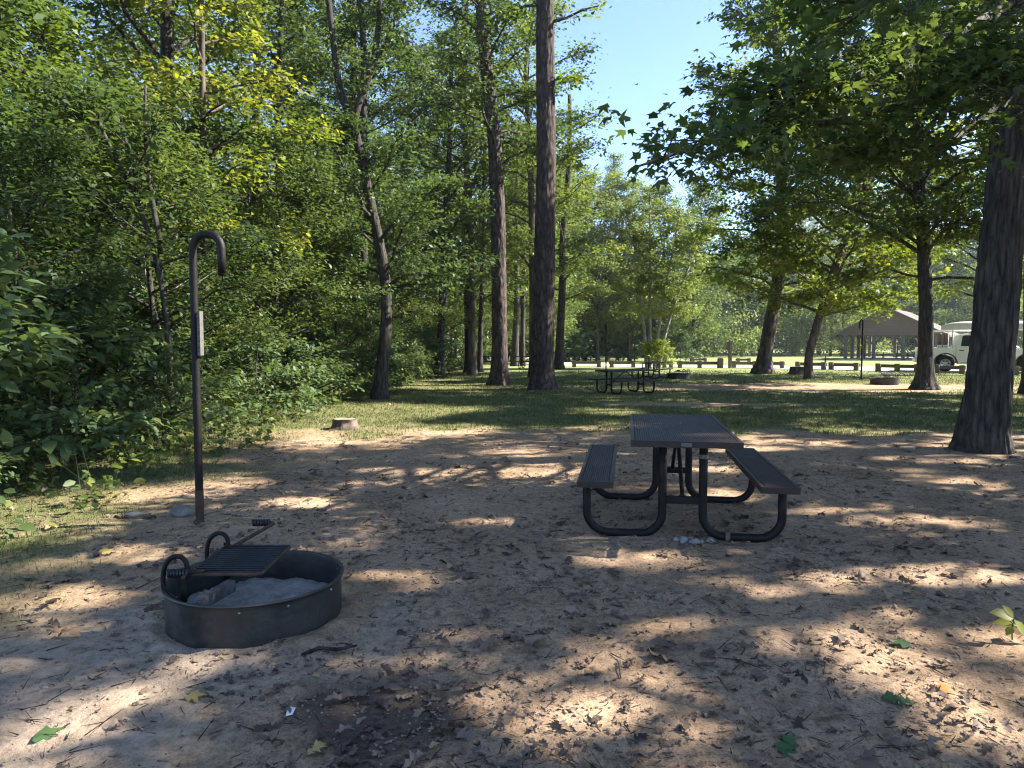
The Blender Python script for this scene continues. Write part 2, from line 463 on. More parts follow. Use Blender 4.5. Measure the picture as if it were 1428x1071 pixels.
FLECKS = []
for cx_, cy_, rx_, ry_ in FLECK_PX:
    g0 = G(cx_, cy_); g1 = G(cx_ + rx_, cy_); a0 = G(cx_, cy_ - ry_); a1 = G(cx_, cy_ + ry_)
    FLECKS.append((g0[0], (a0[1] + a1[1]) / 2, abs(g1[0] - g0[0]), abs(a0[1] - a1[1]) / 2))

FLECKS += [(G(1412, 893)[0] - .05, G(1412, 893)[1], .32, .2), (-.9, 23.3, .9, .5), (-4.3, 5.5, .9, .45), (-5.2, 8.2, .6, .4), (-4.6, 11, .8, .5), (-4.4, 14.5, .8, .6), (-6.5, 6.4, .5, .4)]  # extra crown gaps that put sun on seedling, pine foot and left shrubs

BEAMS = list(FLECKS)  # further gaps cut in the shade trees to sunlight the near boughs
for px_, py_, Y_ in [(1120, 45, 6.8), (1060, 150, 6.0), (1200, 60, 7.2), (1330, 130, 8.2), (1250, 25, 7.6), (1150, 120, 6.4), (1400, 60, 8.4), (950, 205, 5.6)]:
    q_ = P(px_, py_, Y_); t_ = q_[2] / SUN[2]
    BEAMS.append((q_[0] - SUN[0] * t_, q_[1] - SUN[1] * t_, .8, .5))


def fleck_cull(Pw, rng, spots=None):
    """holes cut in the crowns to shape the sun flecks: True for a leaf that stays"""
    t = Pw[:, 2] / SUN[2]
    g = Pw[:, :2] - SUN[None, :2] * t[:, None]
    wob = .25 * (vnoise(g[:, 0] * 2.3, g[:, 1] * 2.3, 77) - .5)
    keep = np.ones(len(Pw), bool)
    for fx, fy, frx, fry in (FLECKS if spots is None else spots):
        q = np.hypot((g[:, 0] - fx) / (frx * 1.05 + .12), (g[:, 1] - fy) / (fry * 1.08 + .12)) + wob
        keep &= ~(q < 1.04 + .13 * rng.standard_normal(len(Pw)))
    return keep


def interp_path(pts, s):
    pts = np.asarray(pts); k = len(pts) - 1
    f = np.clip(s, 0, .9999) * k; i = f.astype(int); f = (f - i)[:, None]
    return pts[i] * (1 - f) + pts[i + 1] * f


def crown(rng, tmb, cmb, trunk, trad, z0, z1, nb, blen, nsub, k, L, elev=(5, 40), tm=T_SIMPLE, env='oval', sag=-.15, spread=.16, tint=(.45, .2),
          extra=(), world=None, twig_r=.008, phis=None, flat=.45, limb_n=5, cull=False, subcap=9, tip=0):
    """limbs, twigs and leaves round a trunk path. trunk: (n,3) path, trad: radii, z0..z1: span of the crown."""
    trunk = np.asarray(trunk); tz = trunk[:, 2]
    limbs = [np.asarray(e, float) for e in extra]
    for b in range(nb):
        u = (b + rng.uniform(0, 1)) / nb
        z = z0 + (z1 - z0) * u
        st = np.array([np.interp(z, tz, trunk[:, i]) for i in range(3)])
        rr = np.interp(z, tz, trad)
        ph = b * 2.4 + rng.uniform(-.5, .5) if phis is None else rng.uniform(*phis)
        el = R(rng.uniform(*elev) + 28 * u)
        if env == 'oval': f = (.5 + .5 * math.sin(PI * min(1, u * .85 + .2))) * (1 - .55 * u * u)
        elif env == 'cone': f = 1 - .75 * u
        else: f = .75 + .25 * math.sin(PI * u)
        ln = blen * f * rng.uniform(.75, 1.15)
        d = np.array([math.cos(ph) * math.cos(el), math.sin(ph) * math.cos(el), math.sin(el)])
        s = np.linspace(0, 1, 6)
        pts = st + np.outer(s * ln, d); pts[:, 2] += sag * ln * s ** 2
        wob = rng.standard_normal((6, 3)) * .045 * ln; wob[0] = 0
        pts += np.cumsum(wob, 0) * .5
        limbs.append(pts)
        rb = min(rr * .55, .014 * ln + .008)
        tmb.tube(pts, np.linspace(rb, rb * .25, 6), limb_n, caps=False)
    P0s = []; P1s = []
    for pts in limbs:
        ln = np.linalg.norm(pts[-1] - pts[0])
        ns = max(3, int(nsub * (.5 + .5 * ln / blen)))
        s = rng.uniform(.22, 1.0, ns); st = interp_path(pts, s)
        ax = norm(pts[-1] - pts[0])
        az = math.atan2(ax[1], ax[0]) + rng.choice([-1, 1], ns) * np.radians(rng.uniform(15, 75, ns))
        el = np.radians(rng.uniform(-22, 24, ns)) + math.asin(ax[2]) * .5
        l = min(ln, subcap) * .42 * (1.15 - s * .7) * rng.uniform(.6, 1.2, ns) + .2
        d = np.stack([np.cos(az) * np.cos(el), np.sin(az) * np.cos(el), np.sin(el)], 1)
        P0s.append(st); P1s.append(st + d * l[:, None])
    P0 = np.concatenate(P0s); P1 = np.concatenate(P1s)
    n = len(P0) * k
    idx = np.repeat(np.arange(len(P0)), k)
    t = rng.uniform(.1, 1.05, n)[:, None]
    p = P0[idx] + (P1 - P0)[idx] * t + rng.standard_normal((n, 3)) * spread * np.array([1, 1, .55])
    d = norm((P1 - P0)[idx]) + rng.standard_normal((n, 3)) * .75; d[:, 2] = d[:, 2] * .5 - .28
    nn = np.array([0, 0, 1.0]) + rng.standard_normal((n, 3)) * flat
    tw_t = rng.normal(tint[0], tint[1] * .6, len(P0))[idx]
    tn = np.clip(tw_t + rng.standard_normal(n) * tint[1] * .6, 0, 1)
    if cull:
        spots = BEAMS if cull == 'beams' else None
        kp = fleck_cull(p + (np.asarray(world) if world is not None else 0), rng, spots)
        p, d, nn, tn = p[kp], d[kp], nn[kp], tn[kp]
        wv = np.asarray(world)
        kt = fleck_cull((P0 * .4 + P1 * .6) + wv, rng, spots); P0, P1 = P0[kt], P1[kt]
    twigs(tmb, P0, P1, twig_r)
    stamp(cmb, tm, p, d, nn, L * np.clip(rng.normal(.95, .25, len(p)), .4, 1.5), tn)


def trunk_tube(mb, pts, r0, r1, n=12, flare=1.7, fl_h=.7, lump=.05, seed=1, sub=None, ridge=None):
    """a trunk with a root flare along a path; gives back the fine path and its radii"""
    pts = np.asarray(pts, float)
    ln = np.concatenate([[0], np.cumsum(np.linalg.norm(np.diff(pts, axis=0), axis=1))])
    m = sub or max(10, int(ln[-1] * 2.2))
    h = np.unique(np.concatenate([np.linspace(0, min(1.2, ln[-1] * .2), 9), np.linspace(0, ln[-1], m)]))
    # smooth the path
    q = np.stack([np.interp(h, ln, pts[:, i]) for i in range(3)], 1)
    for _ in range(6):
        q[1:-1] = q[1:-1] * .5 + (q[:-2] + q[2:]) * .25
    rad = r0 + (r1 - r0) * (h / ln[-1]) ** .9
    rad = rad * (1 + (flare - 1) * np.exp(-h / (fl_h * .42)))
    q[0, 2] -= .15
    mb.tube(q, rad, n, caps=True, lump=lump, seed=seed)
    if ridge:
        amp, wt, wz = ridge
        V = mb.V[-1]; c = np.repeat(q, n, 0); dv = V - c; th = np.arctan2(dv[:, 1], dv[:, 0]); rr = np.linalg.norm(dv, axis=1)[:, None]
        # furrows: seamless round the trunk because the noise is read on a cylinder's unrolled, mirrored angle
        u = np.abs(th) * r0 / wt + 3.0 * np.sign(th).clip(0); hz_ = np.repeat(h, n)
        wv = 1.2 * (vnoise(u * .5, hz_ / wz * .8, seed + 3) - .5)
        f = np.abs(2 * vnoise(u + wv, hz_ / wz, seed + 1) - 1) ** .7 * .7 + .3 * np.abs(2 * vnoise(u * 2.1, hz_ / wz * 2.3, seed + 2) - 1)
        root = np.exp(-hz_ / .5) * (vnoise(np.abs(th) * 2.3, hz_ * 0, seed + 9) - .4)
        mb.V[-1] = c + dv * (1 + (amp * (f - .5)[:, None] / rr) + .38 * root[:, None])
    return q, rad


def make_tree(name, label, cat, base, group=None):
    return thing(name, label, cat, (base[0], base[1], float(gz0(base[0], base[1]))), 0, group)


# ================================================================== SETTING: ground
def build_ground():
    ang = np.concatenate([np.linspace(-R(44), R(44), 560), np.linspace(R(44), 2 * PI - R(44), 74)[1:-1]])
    rad = np.concatenate([np.geomspace(.25, 1.3, 10), np.geomspace(1.3, 45, 500)[1:], np.geomspace(45, 460, 50)[1:]])
    A, RR = np.meshgrid(ang, rad)
    X = RR * np.sin(A); Y = RR * np.cos(A); Z = gz(X, Y)
    rgp = np.random.default_rng(88)
    for i in range(70):                                  # shoe prints pressed into the loose sand
        px_, py_, th = rgp.uniform(-2.2, 3.6), rgp.uniform(1.9, 8), rgp.uniform(0, 6.28)
        if math.hypot(px_ - RING[0], py_ - RING[1]) < .7: continue
        a = (X - px_) * math.cos(th) + (Y - py_) * math.sin(th); b = -(X - px_) * math.sin(th) + (Y - py_) * math.cos(th)
        wd = .045 + .012 * np.cos(a * 18)
        q = (a / .14) ** 4 + (b / wd) ** 4
        Z = Z - rgp.uniform(.004, .009) * np.exp(-q) * (.8 + .3 * np.sin(a * 260)) + .004 * np.exp(-((q - 1.6) / .7) ** 2)
    na, nr = len(ang), len(rad)
    V = np.stack([X, Y, Z], 2).reshape(-1, 3)
    mb = MB()
    a = np.arange(na); b = (a + 1) % na
    F = np.concatenate([np.stack([i * na + a, (i + 1) * na + a, (i + 1) * na + b, i * na + b], 1) for i in range(nr - 1)])
    mb.add(V, F); mb.add([[0, 0, float(gz(0, 0))]], [])
    c = len(V)
    mb.L.append(np.stack([np.full(na, c), a, b], 1).ravel()); mb.T.append(np.full(na, 3)); mb.M.append(np.zeros(na, int))
    o = mb.build('ground', M['soil'])
    tag(o, 'bare sandy campsite ground running into patchy grass', 'ground', kind='structure')
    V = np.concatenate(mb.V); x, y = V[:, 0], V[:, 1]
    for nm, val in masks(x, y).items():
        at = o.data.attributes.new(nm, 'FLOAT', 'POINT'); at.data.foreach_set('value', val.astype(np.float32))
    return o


def masks(x, y):
    n = fbm(x * .9, y * .9, 21, 4); n2 = fbm(x * 4, y * 4, 31, 3)
    wob = (n - .5) * 4
    g = np.maximum(sstep(10.0, 12.6, y + wob), sstep(-2.4, -4.2, x + wob * .45 + .1 * (y - 6)))
    g = np.maximum(g, sstep(26, 34, -y))  # unseen ground behind the camera left bare to bounce sunlight forward
    bare = 1 - sstep(.55, 1.15, np.hypot((x - 10.5) / 6.6, (y - 22.5) / 2.6) + (n - .5) * .7)
    bare = np.maximum(bare, 1 - sstep(.5, 1.2, np.hypot((x - 4.5) / 2.5, (y - 16.3) / .7) + (n - .5) * .8))
    bare = np.maximum(bare, 1 - sstep(.5, 1.1, np.hypot((x - 6.5) / 1.6, (y - 9.8) / 1.2) + (n - .5) * .6))
    g = g * (1 - .9 * bare)
    g = np.clip(g * (.55 + .75 * n2) * 1.05, 0, 1)
    lawn = sstep(25, 31, y + (n - .5) * 5) * sstep(-3, 0, x + (n - .5) * 3 + .04 * (y - 30)) * (1 - bare)
    ash = (1 - sstep(.4, 1.15, np.hypot((x + 1.95) / 1.0, (y - 2.95) / .95) + (n2 - .5) * 1.2)) * .6
    ash = np.maximum(ash, (1 - sstep(.5, 1.15, np.hypot((x + .62) / .16, (y - 3.45) / .6) + (n2 - .5) * .6)) * .45)
    mul = (1 - sstep(.5, 1.15, np.hypot((x + .55) / .42, (y - 2.62) / .34) + (n2 - .5) * 1.1)) * .85
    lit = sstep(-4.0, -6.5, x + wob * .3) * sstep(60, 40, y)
    return {'grass': g, 'lawn': lawn, 'ash': ash, 'mulch': mul, 'litter': lit}


build_ground()


def sheet(name, near, far, mat, dz, label, cat, nx=60, ny=10):
    near = np.asarray(near, float); far = np.asarray(far, float)
    t = np.linspace(0, 1, nx)

    def samp(q):
        l = np.linspace(0, 1, len(q)); p = np.stack([np.interp(t, l, q[:, i]) for i in range(2)], 1)
        for _ in range(5): p[1:-1] = p[1:-1] * .5 + (p[:-2] + p[2:]) * .25
        return p
    a, b = samp(near), samp(far)
    V = []
    for j in range(ny):
        f = j / (ny - 1); p = a * (1 - f) + b * f
        V.append(np.stack([p[:, 0], p[:, 1], gz0(p[:, 0], p[:, 1]) + dz], 1))
    V = np.concatenate(V); i = np.arange(nx - 1)
    F = np.concatenate([np.stack([j * nx + i, j * nx + i + 1, (j + 1) * nx + i + 1, (j + 1) * nx + i], 1) for j in range(ny - 1)])
    o = MB().add(V, F).build(name, mat)
    return tag(o, label, cat, kind='structure')


sheet('road', [(-6, 70), (0, 52), (4, 43.5), (9, 40.2), (15, 36.6), (20, 32.9), (26, 29.8), (34, 27), (70, 22)],
      [(-2, 74), (3, 61), (7, 52), (11, 47), (17, 43), (26, 40), (36, 38), (75, 34)], M['concrete'], .02, 'pale sunlit drive curving behind the low timber rails', 'road')

# ================================================================== PICNIC TABLES
def mesh_panel(mb, w, l, z, cw=.033, cl=.0165, th=.0035):
    """expanded metal: real diamond holes, w along x, l along y"""
    nx, ny = int(round(w / cw)), int(round(l / cl)); cw, cl = w / nx, l / ny
    ii, jj = np.meshgrid(np.arange(nx), np.arange(ny * 2))
    cx = (ii + .5 + .5 * (jj % 2)) * cw - w / 2; cy = (jj * .5 + .5) * cl - l / 2
    ok = (cx < w / 2 - cw * .3) & (cy < l / 2)
    cx, cy = cx[ok], cy[ok]; n = len(cx)
    s = .62
    o = np.array([[-.5, 0], [0, -.5], [.5, 0], [0, .5]])
    V = np.zeros((n, 12, 3))
    for k in range(4):
        V[:, k, 0] = cx + o[k, 0] * cw; V[:, k, 1] = cy + o[k, 1] * cl; V[:, k, 2] = z
        for q, zz in ((4, z), (8, z - th)):
            V[:, q + k, 0] = cx + o[k, 0] * cw * s; V[:, q + k, 1] = cy + o[k, 1] * cl * s; V[:, q + k, 2] = zz
    f = []
    for k in range(4):
        m = (k + 1) % 4
        f += [[k, m, 4 + m, 4 + k], [4 + k, 4 + m, 8 + m, 8 + k]]
    F = ((np.arange(n) * 12)[:, None, None] + np.array(f)[None]).reshape(-1, 4)
    mb.add(V.reshape(-1, 3), F)


def arc(c, r, a0, a1, u, v, n=7):
    return [np.array(c) + r * (math.cos(a) * np.array(u) + math.sin(a) * np.array(v)) for a in np.linspace(a0, a1, n)]


def slab(mb, w, l, z, t):
    e = .03
    for sx in (-1, 1): mb.box((sx * (w / 2 - .003), 0, z - t / 2), (.006, l, t))
    for sy in (-1, 1): mb.box((0, sy * (l / 2 - .003), z - t / 2), (w - .0122, .006, t))
    for sx in (-1, 1): mb.box((sx * (w / 2 - .006 - .008), 0, z - .004), (.016, l - .0124, .0075))
    for sy in (-1, 1): mb.box((0, sy * (l / 2 - .006 - .008), z - .004), (w - .0446, .016, .0075))
    return e


def picnic_table(label, loc, rz, group=None):
    t = thing('picnic_table', label, 'picnic table', loc, rz, group)
    Lh, ht, hs = 1.83, .76, .46
    mb = MB(); slab(mb, .76, Lh, ht, .045); mesh_panel(mb, .724, Lh - .036, ht)
    for y in (-.63, 0, .63): mb.box((0, y, ht - .028), (.70, .035, .03))
    tp = mb.build('tabletop', M['coat'], t, smooth=False)
    mb = MB(); slab(mb, .255, Lh, hs, .045); mesh_panel(mb, .219, Lh - .036, hs)
    for y in (-.63, .63): mb.box((0, y, hs - .028), (.20, .035, .03))
    me = mb.mesh('bench_seat', M['coat'], False)
    for sx in (-1, 1):
        o = bpy.data.objects.new('bench_seat', me); COL.objects.link(o); o.parent = t; o.location = (sx * .628, 0, 0)
    r = .031
    for sy in (-1, 1):
        y = sy * .625
        for sx in (-1, 1):
            xa, xb, rc, zb = .145, .70, .16, r - .004
            pts = [(xa, 0, ht - .05), (xa, 0, .45), (xa, 0, zb + rc + .02)] + arc((xa + rc, 0, zb + rc), rc, PI, 1.5 * PI, (1, 0, 0), (0, 0, 1)) + \
                [((xa + xb) / 2, 0, zb)] + arc((xb - rc, 0, zb + rc), rc, 1.5 * PI, 2 * PI, (1, 0, 0), (0, 0, 1)) + [(xb, 0, zb + rc + .03), (xb, 0, hs - .042)]
            pts = np.array(pts); pts[:, 0] *= sx; pts[:, 1] = y
            m = MB().tube(pts, r, 12)
            m.box((sx * xa, y, ht - .047), (.09, .05, .008)); m.box((sx * .65, y, hs - .0465), (.16, .05, .008))
            m.build('leg', M['steel'], t)
        MB().box((0, y, .285), (.262, .034, .05)).box((0, y, .31), (.262, .05, .006)).build('cross_bar', M['steel'], t, smooth=False)
        mb = MB().tube([(0, y - sy * .02, .30), (0, y * .96 - sy * .03, .33), (0, sy * .06, ht - .075), (0, sy * .015, ht - .05)], .016, 8)
        mb.box((0, y - sy * .02, .295), (.05, .06, .04))
        mb.build('brace', M['steel'], t)
    return t


hd = R(-9.3)
tdir = np.array([.1616, .987])
ctr = np.array([1.205, 4.865]) + tdir * .915
t1 = picnic_table('brown mesh-topped picnic table standing alone on the bare dirt beside the white stones', (ctr[0], ctr[1], 0.0), hd)
# worn decal on the near rim of the top, twist of wire on the right foot
MB().box((.0, -.9175, .737), (.072, .0022, .026)).build('worn_decal', M['tagm'], t1, smooth=False)
mb = MB()
for i in range(4): mb.box((.31 + i * .008, -.625, .034), (.007, .07, .068))
mb.build('tape_wrap', M['tan'], t1, smooth=False)
MB().lathe([(.034, .60), (.034, .63)], 12, (.145, -.625, 0)).build('tape_band', M['tagm'], t1)

g = G(872, 549)
copy_thing(t1, ((872 - 714) / 990 * 19.8, 19.8, float(gz0(3.2, 19.8))), R(-64), .86, 'dark picnic table seen side-on in the grass behind the dirt clearing', None)
for c in list(bpy.data.objects):
    if c.parent and c.parent != t1 and c.name.split('.')[0] in ('worn_decal', 'tape_wrap', 'tape_band'): bpy.data.objects.remove(c)


def more_table(px, Y, rz, label, group=None, sc=None):
    x = (px - 714) / 990 * Y
    src = [o for o in bpy.data.objects if o.name == 'picnic_table.001'][0]
    return copy_thing(src, (x, Y, float(gz0(x, Y))), rz, sc, label, group)


more_table(908, 28, R(-35), 'dark picnic table just behind the side-on one, by the leafy sapling clump', None, .82)
more_table(673, 38, R(84), 'weathered picnic table glimpsed between two thin trunks in the woodland shade')
more_table(741, 38, R(75), 'dark picnic table half hidden behind the foot of the tall straight pine')
more_table(1141, 58, R(70), 'pale sunlit picnic table far across the lawn, left of the pavilion')


# ================================================================== FIRE RINGS
def fire_ring(label, loc, rz=0, grate_up=0.0, group=None):
    t = thing('fire_ring', label, 'fire ring', loc, rz, group)
    r, h = .44, .205
    mb = MB()
    prof = [(r, -.06), (r, h - .03), (r + .004, h - .012), (r + .016, h), (r + .013, h + .007), (r - .002, h + .004), (r - .007, h - .02), (r - .007, -.06)]
    mb.lathe(prof, 96)
    mb.build('ring_wall', M['ring'], t, angle=50)
    for a in (-80, -51, -15, 30, 150, 205):
        ca, sa = math.cos(R(a)), math.sin(R(a)); mb = MB()
        mb.tube([(ca * (r - .01), sa * (r - .01), h - .032), (ca * (r + .007), sa * (r + .007), h - .032)], .0062, 8)
        mb.build('bolt', M['bolt'], t)
    # chord plate
    p0, p1 = np.array([-.178, -.375]), np.array([-.105, -.02])
    d = norm((p1 - p0)[None])[0]; nrm = np.array([-d[1], d[0]])
    ln = np.linalg.norm(p1 - p0); c = (p0 + p1) / 2
    Mx = np.array([[d[0], nrm[0], 0], [d[1], nrm[1], 0], [0, 0, 1]])
    MB().box((c[0], c[1], .158), (ln, .006, .055), Mx).box((c[0] + nrm[0] * .02, c[1] + nrm[1] * .02, .1885), (ln, .042, .005), Mx).build('divider_plate', M['dusty'], t, smooth=False)
    # grate: an Empty-free pair of meshes turned about the left edge
    zg = .285
    x0, x1, y0, y1 = -.265, .10, -.215, .275
    Rt = Matrix.Rotation(-grate_up, 3, 'Y')
    piv = Vector((x0, 0, zg))

    def tr(o):
        if grate_up:
            o.data.transform(Matrix.Translation(piv) @ Rt.to_4x4() @ Matrix.Translation(-piv))
        return o
    mb = MB()
    mb.tube([(x0, y0, zg), (x1 - .02, y0, zg), (x1, y0 + .02, zg), (x1, y1 - .02, zg), (x1 - .02, y1, zg), (x0, y1, zg)], .0095, 8)
    mb.tube([(x0, y0 - .05, zg), (x0, y1 + .02, zg)], .0095, 8)
    gr = tr(mb.build('grate_frame', M['rust'], t))
    mb = MB()
    nb = 14
    for i in range(nb):
        y = y0 + (y1 - y0) * (i + .5) / nb
        mb.tube([(x0, y, zg + .006), (x1, y, zg + .006)], .006, 6)
    tr(mb.build('grate_bars', M['black'], gr))

    def coil(path0, path1, name='coil_grip'):
        a, b = np.array(path0, float), np.array(path1, float); d = norm((b - a)[None])[0]
        u = norm(np.cross(d, [0, 0, 1.0])[None])[0]; v = np.cross(d, u)
        tt = np.linspace(0, 1, 90); w = tt * 2 * PI * 7
        pts = a + np.outer(tt, b - a) + .016 * (np.outer(np.cos(w), u) + np.outer(np.sin(w), v))
        return MB().tube(pts, .0075, 6)
    # long handle at the back, short one at the front
    mb = MB().tube([(x0 + .04, y1 - .03, zg), (x0 + .05, y1 + .02, zg + .005), (x0 + .155, y1 + .25, zg + .05), (x0 + .172, y1 + .285, zg + .058), (x0 + .15, y1 + .30, zg + .06), (x0 + .05, y1 + .295, zg + .06)], .011, 8)
    hd_ = tr(mb.build('handle', M['rust'], gr))
    tr(coil((x0 + .155, y1 + .30, zg + .06), (x0 + .04, y1 + .294, zg + .06)).build('coil_grip', M['black'], gr))
    mb = MB().tube([(x0 + .08, y0 + .015, zg + .012), (x0, y0 - .01, zg + .012), (x0 - .085, y0 - .02, zg + .012)], .0115, 8)
    tr(mb.build('handle', M['steel'], gr)); tr(coil((x0 + .015, y0 - .012, zg + .012), (x0 - .09, y0 - .02, zg + .012)).build('coil_grip', M['black'], gr))
    # two bent hoops that carry the grate
    for yy, xx in ((y0 + .01, -.305), (y1 - .05, -.27)):
        pts = [(xx - .02, yy, h - .05), (xx - .06, yy, h - .035), (xx - .088, yy, h + .0), (xx - .088, yy, h + .07), (xx - .076, yy, h + .13), (xx - .04, yy, h + .17), (xx + .01, yy, h + .17), (xx + .033, yy, h + .14), (xx + .035, yy, h + .10), (xx + .035, yy, h + .06)]
        q = np.array(pts); tt = np.linspace(0, 1, 40); l = np.linspace(0, 1, len(q))
        q = np.stack([np.interp(tt, l, q[:, i]) for i in range(3)], 1)
        for _ in range(5): q[1:-1] = q[1:-1] * .5 + (q[:-2] + q[2:]) * .25
        MB().tube(q, .0125, 8).build('hoop_bracket', M['steel'], t)
    for yy in (y0 - .02, y1 + .02):
        MB().box((-.275, yy, .19), (.028, .008, .22)).build('grate_post', M['steel'], t, smooth=False)
    return t


ring = fire_ring('round black steel fire ring with flat cooking grate, before the tall hook pole', (RING[0], RING[1], 0.0), 0)
ring2 = fire_ring('fire ring with its grate tilted up, beside the dark wide-footed trunk', (0, 0, 0), R(200), R(24))
g = G(1233, 536); ring2.location = (g[0], g[1], g[2]); ring2.scale = (1.0, 1.0, 1.0)
ring3 = copy_thing(ring, (0, 0, 0), R(150), None, 'small rusty fire ring in the sunlit grass beyond the dark picnic tables')
g = G(946, 528); ring3.location = (g[0], g[1], g[2])

# ash heap inside the ring
mb = MB(); n = 46
xs = np.linspace(-.425, .425, n); Xg, Yg = np.meshgrid(xs, xs)
rr = np.hypot(Xg, Yg)
Zg = .05 + .035 * np.exp(-((Xg - .02) ** 2 + (Yg + .05) ** 2) / .05) + .05 * (fbm(Xg * 9, Yg * 9, 41, 4) - .5) + .018 * (fbm(Xg * 40, Yg * 40, 42, 2) - .5)
idx = np.arange(n * n).reshape(n, n)
F = np.stack([idx[:-1, :-1], idx[:-1, 1:], idx[1:, 1:], idx[1:, :-1]], 2).reshape(-1, 4)
cen = (rr[:-1, :-1] < .425).ravel()
sc_ = np.where(rr > .428, .428 / np.maximum(rr, 1e-6), 1.0)
mb.add(np.stack([Xg * sc_, Yg * sc_, Zg], 2).reshape(-1, 3), F[cen])
ash = mb.build('ash_heap', M['ash'], None, (RING[0], RING[1], 0.0))
tag(ash, 'grey wood ash heaped on the floor of the near fire ring', 'ash', kind='stuff')


# ================================================================== LANTERN POLES
def lantern_pole(label, loc, rz=0, group=None):
    t = thing('lantern_pole', label, 'lantern pole', loc, rz, group)
    r, H, hw = .0305, 2.27, .12
    pts = [(0, 0, -.2), (0, 0, .3), (0, 0, 1.0), (0, 0, 1.6), (0, 0, H - hw - .05)] + arc((hw, 0, H - hw), hw, PI, 0, (1, 0, 0), (0, 0, 1), 13) + [(2 * hw, 0, H - hw - .05), (2 * hw, 0, H - .31)]
    MB().tube(pts, r, 16).build('pole', M['steel'], t)
    MB().tube([(0, 0, -.1), (0, 0, .10), (0, 0, .26)], [r + .0025, r + .0022, r + .0015], 16, caps=False).build('rusty_foot', M['rust'], t)
    MB().lathe([(.002, H - .322), (r * .98, H - .322), (r * 1.02, H - .309)], 16, (2 * hw, 0, 0)).build('end_cap', M['steel'], t)
    x = 2 * hw
    pts = [(x, 0, H - .31), (x, 0, H - .37)] + arc((x + .018, 0, H - .37), .018, PI, 2.1 * PI, (1, 0, 0), (0, 0, 1), 8)
    MB().tube(pts, .0055, 8).build('hook', M['steel'], t)
    return t


pole = lantern_pole('tall dark hooked lantern pole with narrow grey tag, behind the near fire ring', (0, 0, 0), R(-8))
g = G(279, 728); pole.location = (g[0], g[1], g[2])
# the grey tag is a plate almost edge-on to us, worn stamped lettering down its face
tg = thing('tag_holder', '', '', (0, 0, 0)); bpy.data.objects.remove(tg)
plate = MB().box((.052, -.012, 1.50), (.022, .075, .345), np.array(Matrix.Rotation(R(12), 3, 'Z'))).build('tag_plate', M['tagm'], pole, smooth=False)
mb = MB(); rg = random.Random(4)
Mz = np.array(Matrix.Rotation(R(12), 3, 'Z'))
for i in range(12):
    z = 1.36 + i * .0255
    for q in range(rg.choice([1, 2])):
        v = Mz @ np.array([rg.uniform(-.003, .003), -.0381, 0])
        mb.box((.052 + v[0], -.012 + v[1], z + q * .009), (.012, .0016, .0045), Mz)
mb.build('worn_lettering', M['trim'], plate, smooth=False)
pa = copy_thing(pole, (0, 0, 0), R(90), None, 'slim dark lantern pole beside the tilted-grate fire ring'); g = G(1201, 529); pa.location = (g[0], g[1], g[2])
pb = copy_thing(pole, (0, 0, 0), R(90), None, 'distant dark lantern pole behind the side-on picnic table'); g = G(845, 519); pb.location = (g[0], g[1], g[2])


# ================================================================== STONES, STUMPS, SMALL THINGS
def rock(name, label, cat, loc, d, mat, seed, group=None, rz=0):
    import bmesh
    bm = bmesh.new(); bmesh.ops.create_icosphere(bm, subdivisions=3, radius=1)
    rg = np.random.default_rng(seed); ax = rg.standard_normal((9, 3)); ax /= np.linalg.norm(ax, axis=1)[:, None]; of = rg.uniform(.5, .85, 9)
    for v in bm.verts:
        c = np.array(v.co)
        for a, o in zip(ax, of):
            q = c.dot(a)
            if q > o: c = c - a * (q - o) * .85
        v.co = Vector((c[0] * d[0] / 2, c[1] * d[1] / 2, c[2] * d[2] / 2))
    me = bpy.data.meshes.new(name); bm.to_mesh(me); bm.free(); me.materials.append(mat)
    for p in me.polygons: p.use_smooth = True
    me.set_sharp_from_angle(angle=R(28))
    o = bpy.data.objects.new(name, me); COL.objects.link(o)
    o.location = (float(loc[0]), float(loc[1]), float(gz(loc[0], loc[1])) + d[2] * .28); o.rotation_euler = (0, 0, rz)
    return tag(o, label, cat, group)


for i, (px, py, s, lb) in enumerate([
        (944, 755, .065, 'small pale stone at the left end of the stone row under the picnic table'),
        (952, 756, .09, 'largest white stone in the row between the picnic table legs'),
        (963, 752, .06, 'white stone set behind the row under the picnic table'),
        (968, 758, .085, 'white stone in the middle of the row under the picnic table'),
        (979, 757, .06, 'flat grey-white stone in the row under the picnic table'),
        (991, 757, .075, 'pale stone at the right end of the row, beside the taped table foot')]):
    g = G(px, py); rock('stone', lb, 'stone', g, (s, s * .8, s * .62), M['stone'], 50 + i, 'white stones under the picnic table', i * 1.1)
g = G(258, 718); rock('stone', 'flat grey block of stone lying at the foot of the near hook pole', 'stone', g, (.26, .17, .12), M['stone_dark'], 61)
g = G(190, 722); rock('stone', 'low half-buried grey stone in the grass left of the near hook pole', 'stone', g, (.19, .12, .06), M['stone_dark'], 62)


def stump(label, loc, r, h, seed):
    t = thing('tree_stump', label, 'tree stump', loc)
    rg = np.random.default_rng(seed)
    zz = np.array([-.1, 0, .05, h * .4, h * .8, h]); rad = r * np.array([1.55, 1.35, 1.22, 1.05, 1.0, .97])
    MB().tube(np.stack([np.zeros(6), np.zeros(6), zz], 1), rad, 28, caps=False, lump=.16, seed=seed).build('bark', M['bark_tan'], t)
    a = np.arange(28) * 2 * PI / 28
    V = np.concatenate([[[0, 0, h - .01]], np.stack([np.cos(a) * r * .99, np.sin(a) * r * .99, h - .012 + .02 * vnoise(np.cos(a) * 3, np.sin(a) * 3, seed)], 1)])
    MB().add(V, np.array([[0, 1 + i, 1 + (i + 1) % 28] for i in range(28)])).build('cut_top', M['cutwood'], t)
    return t


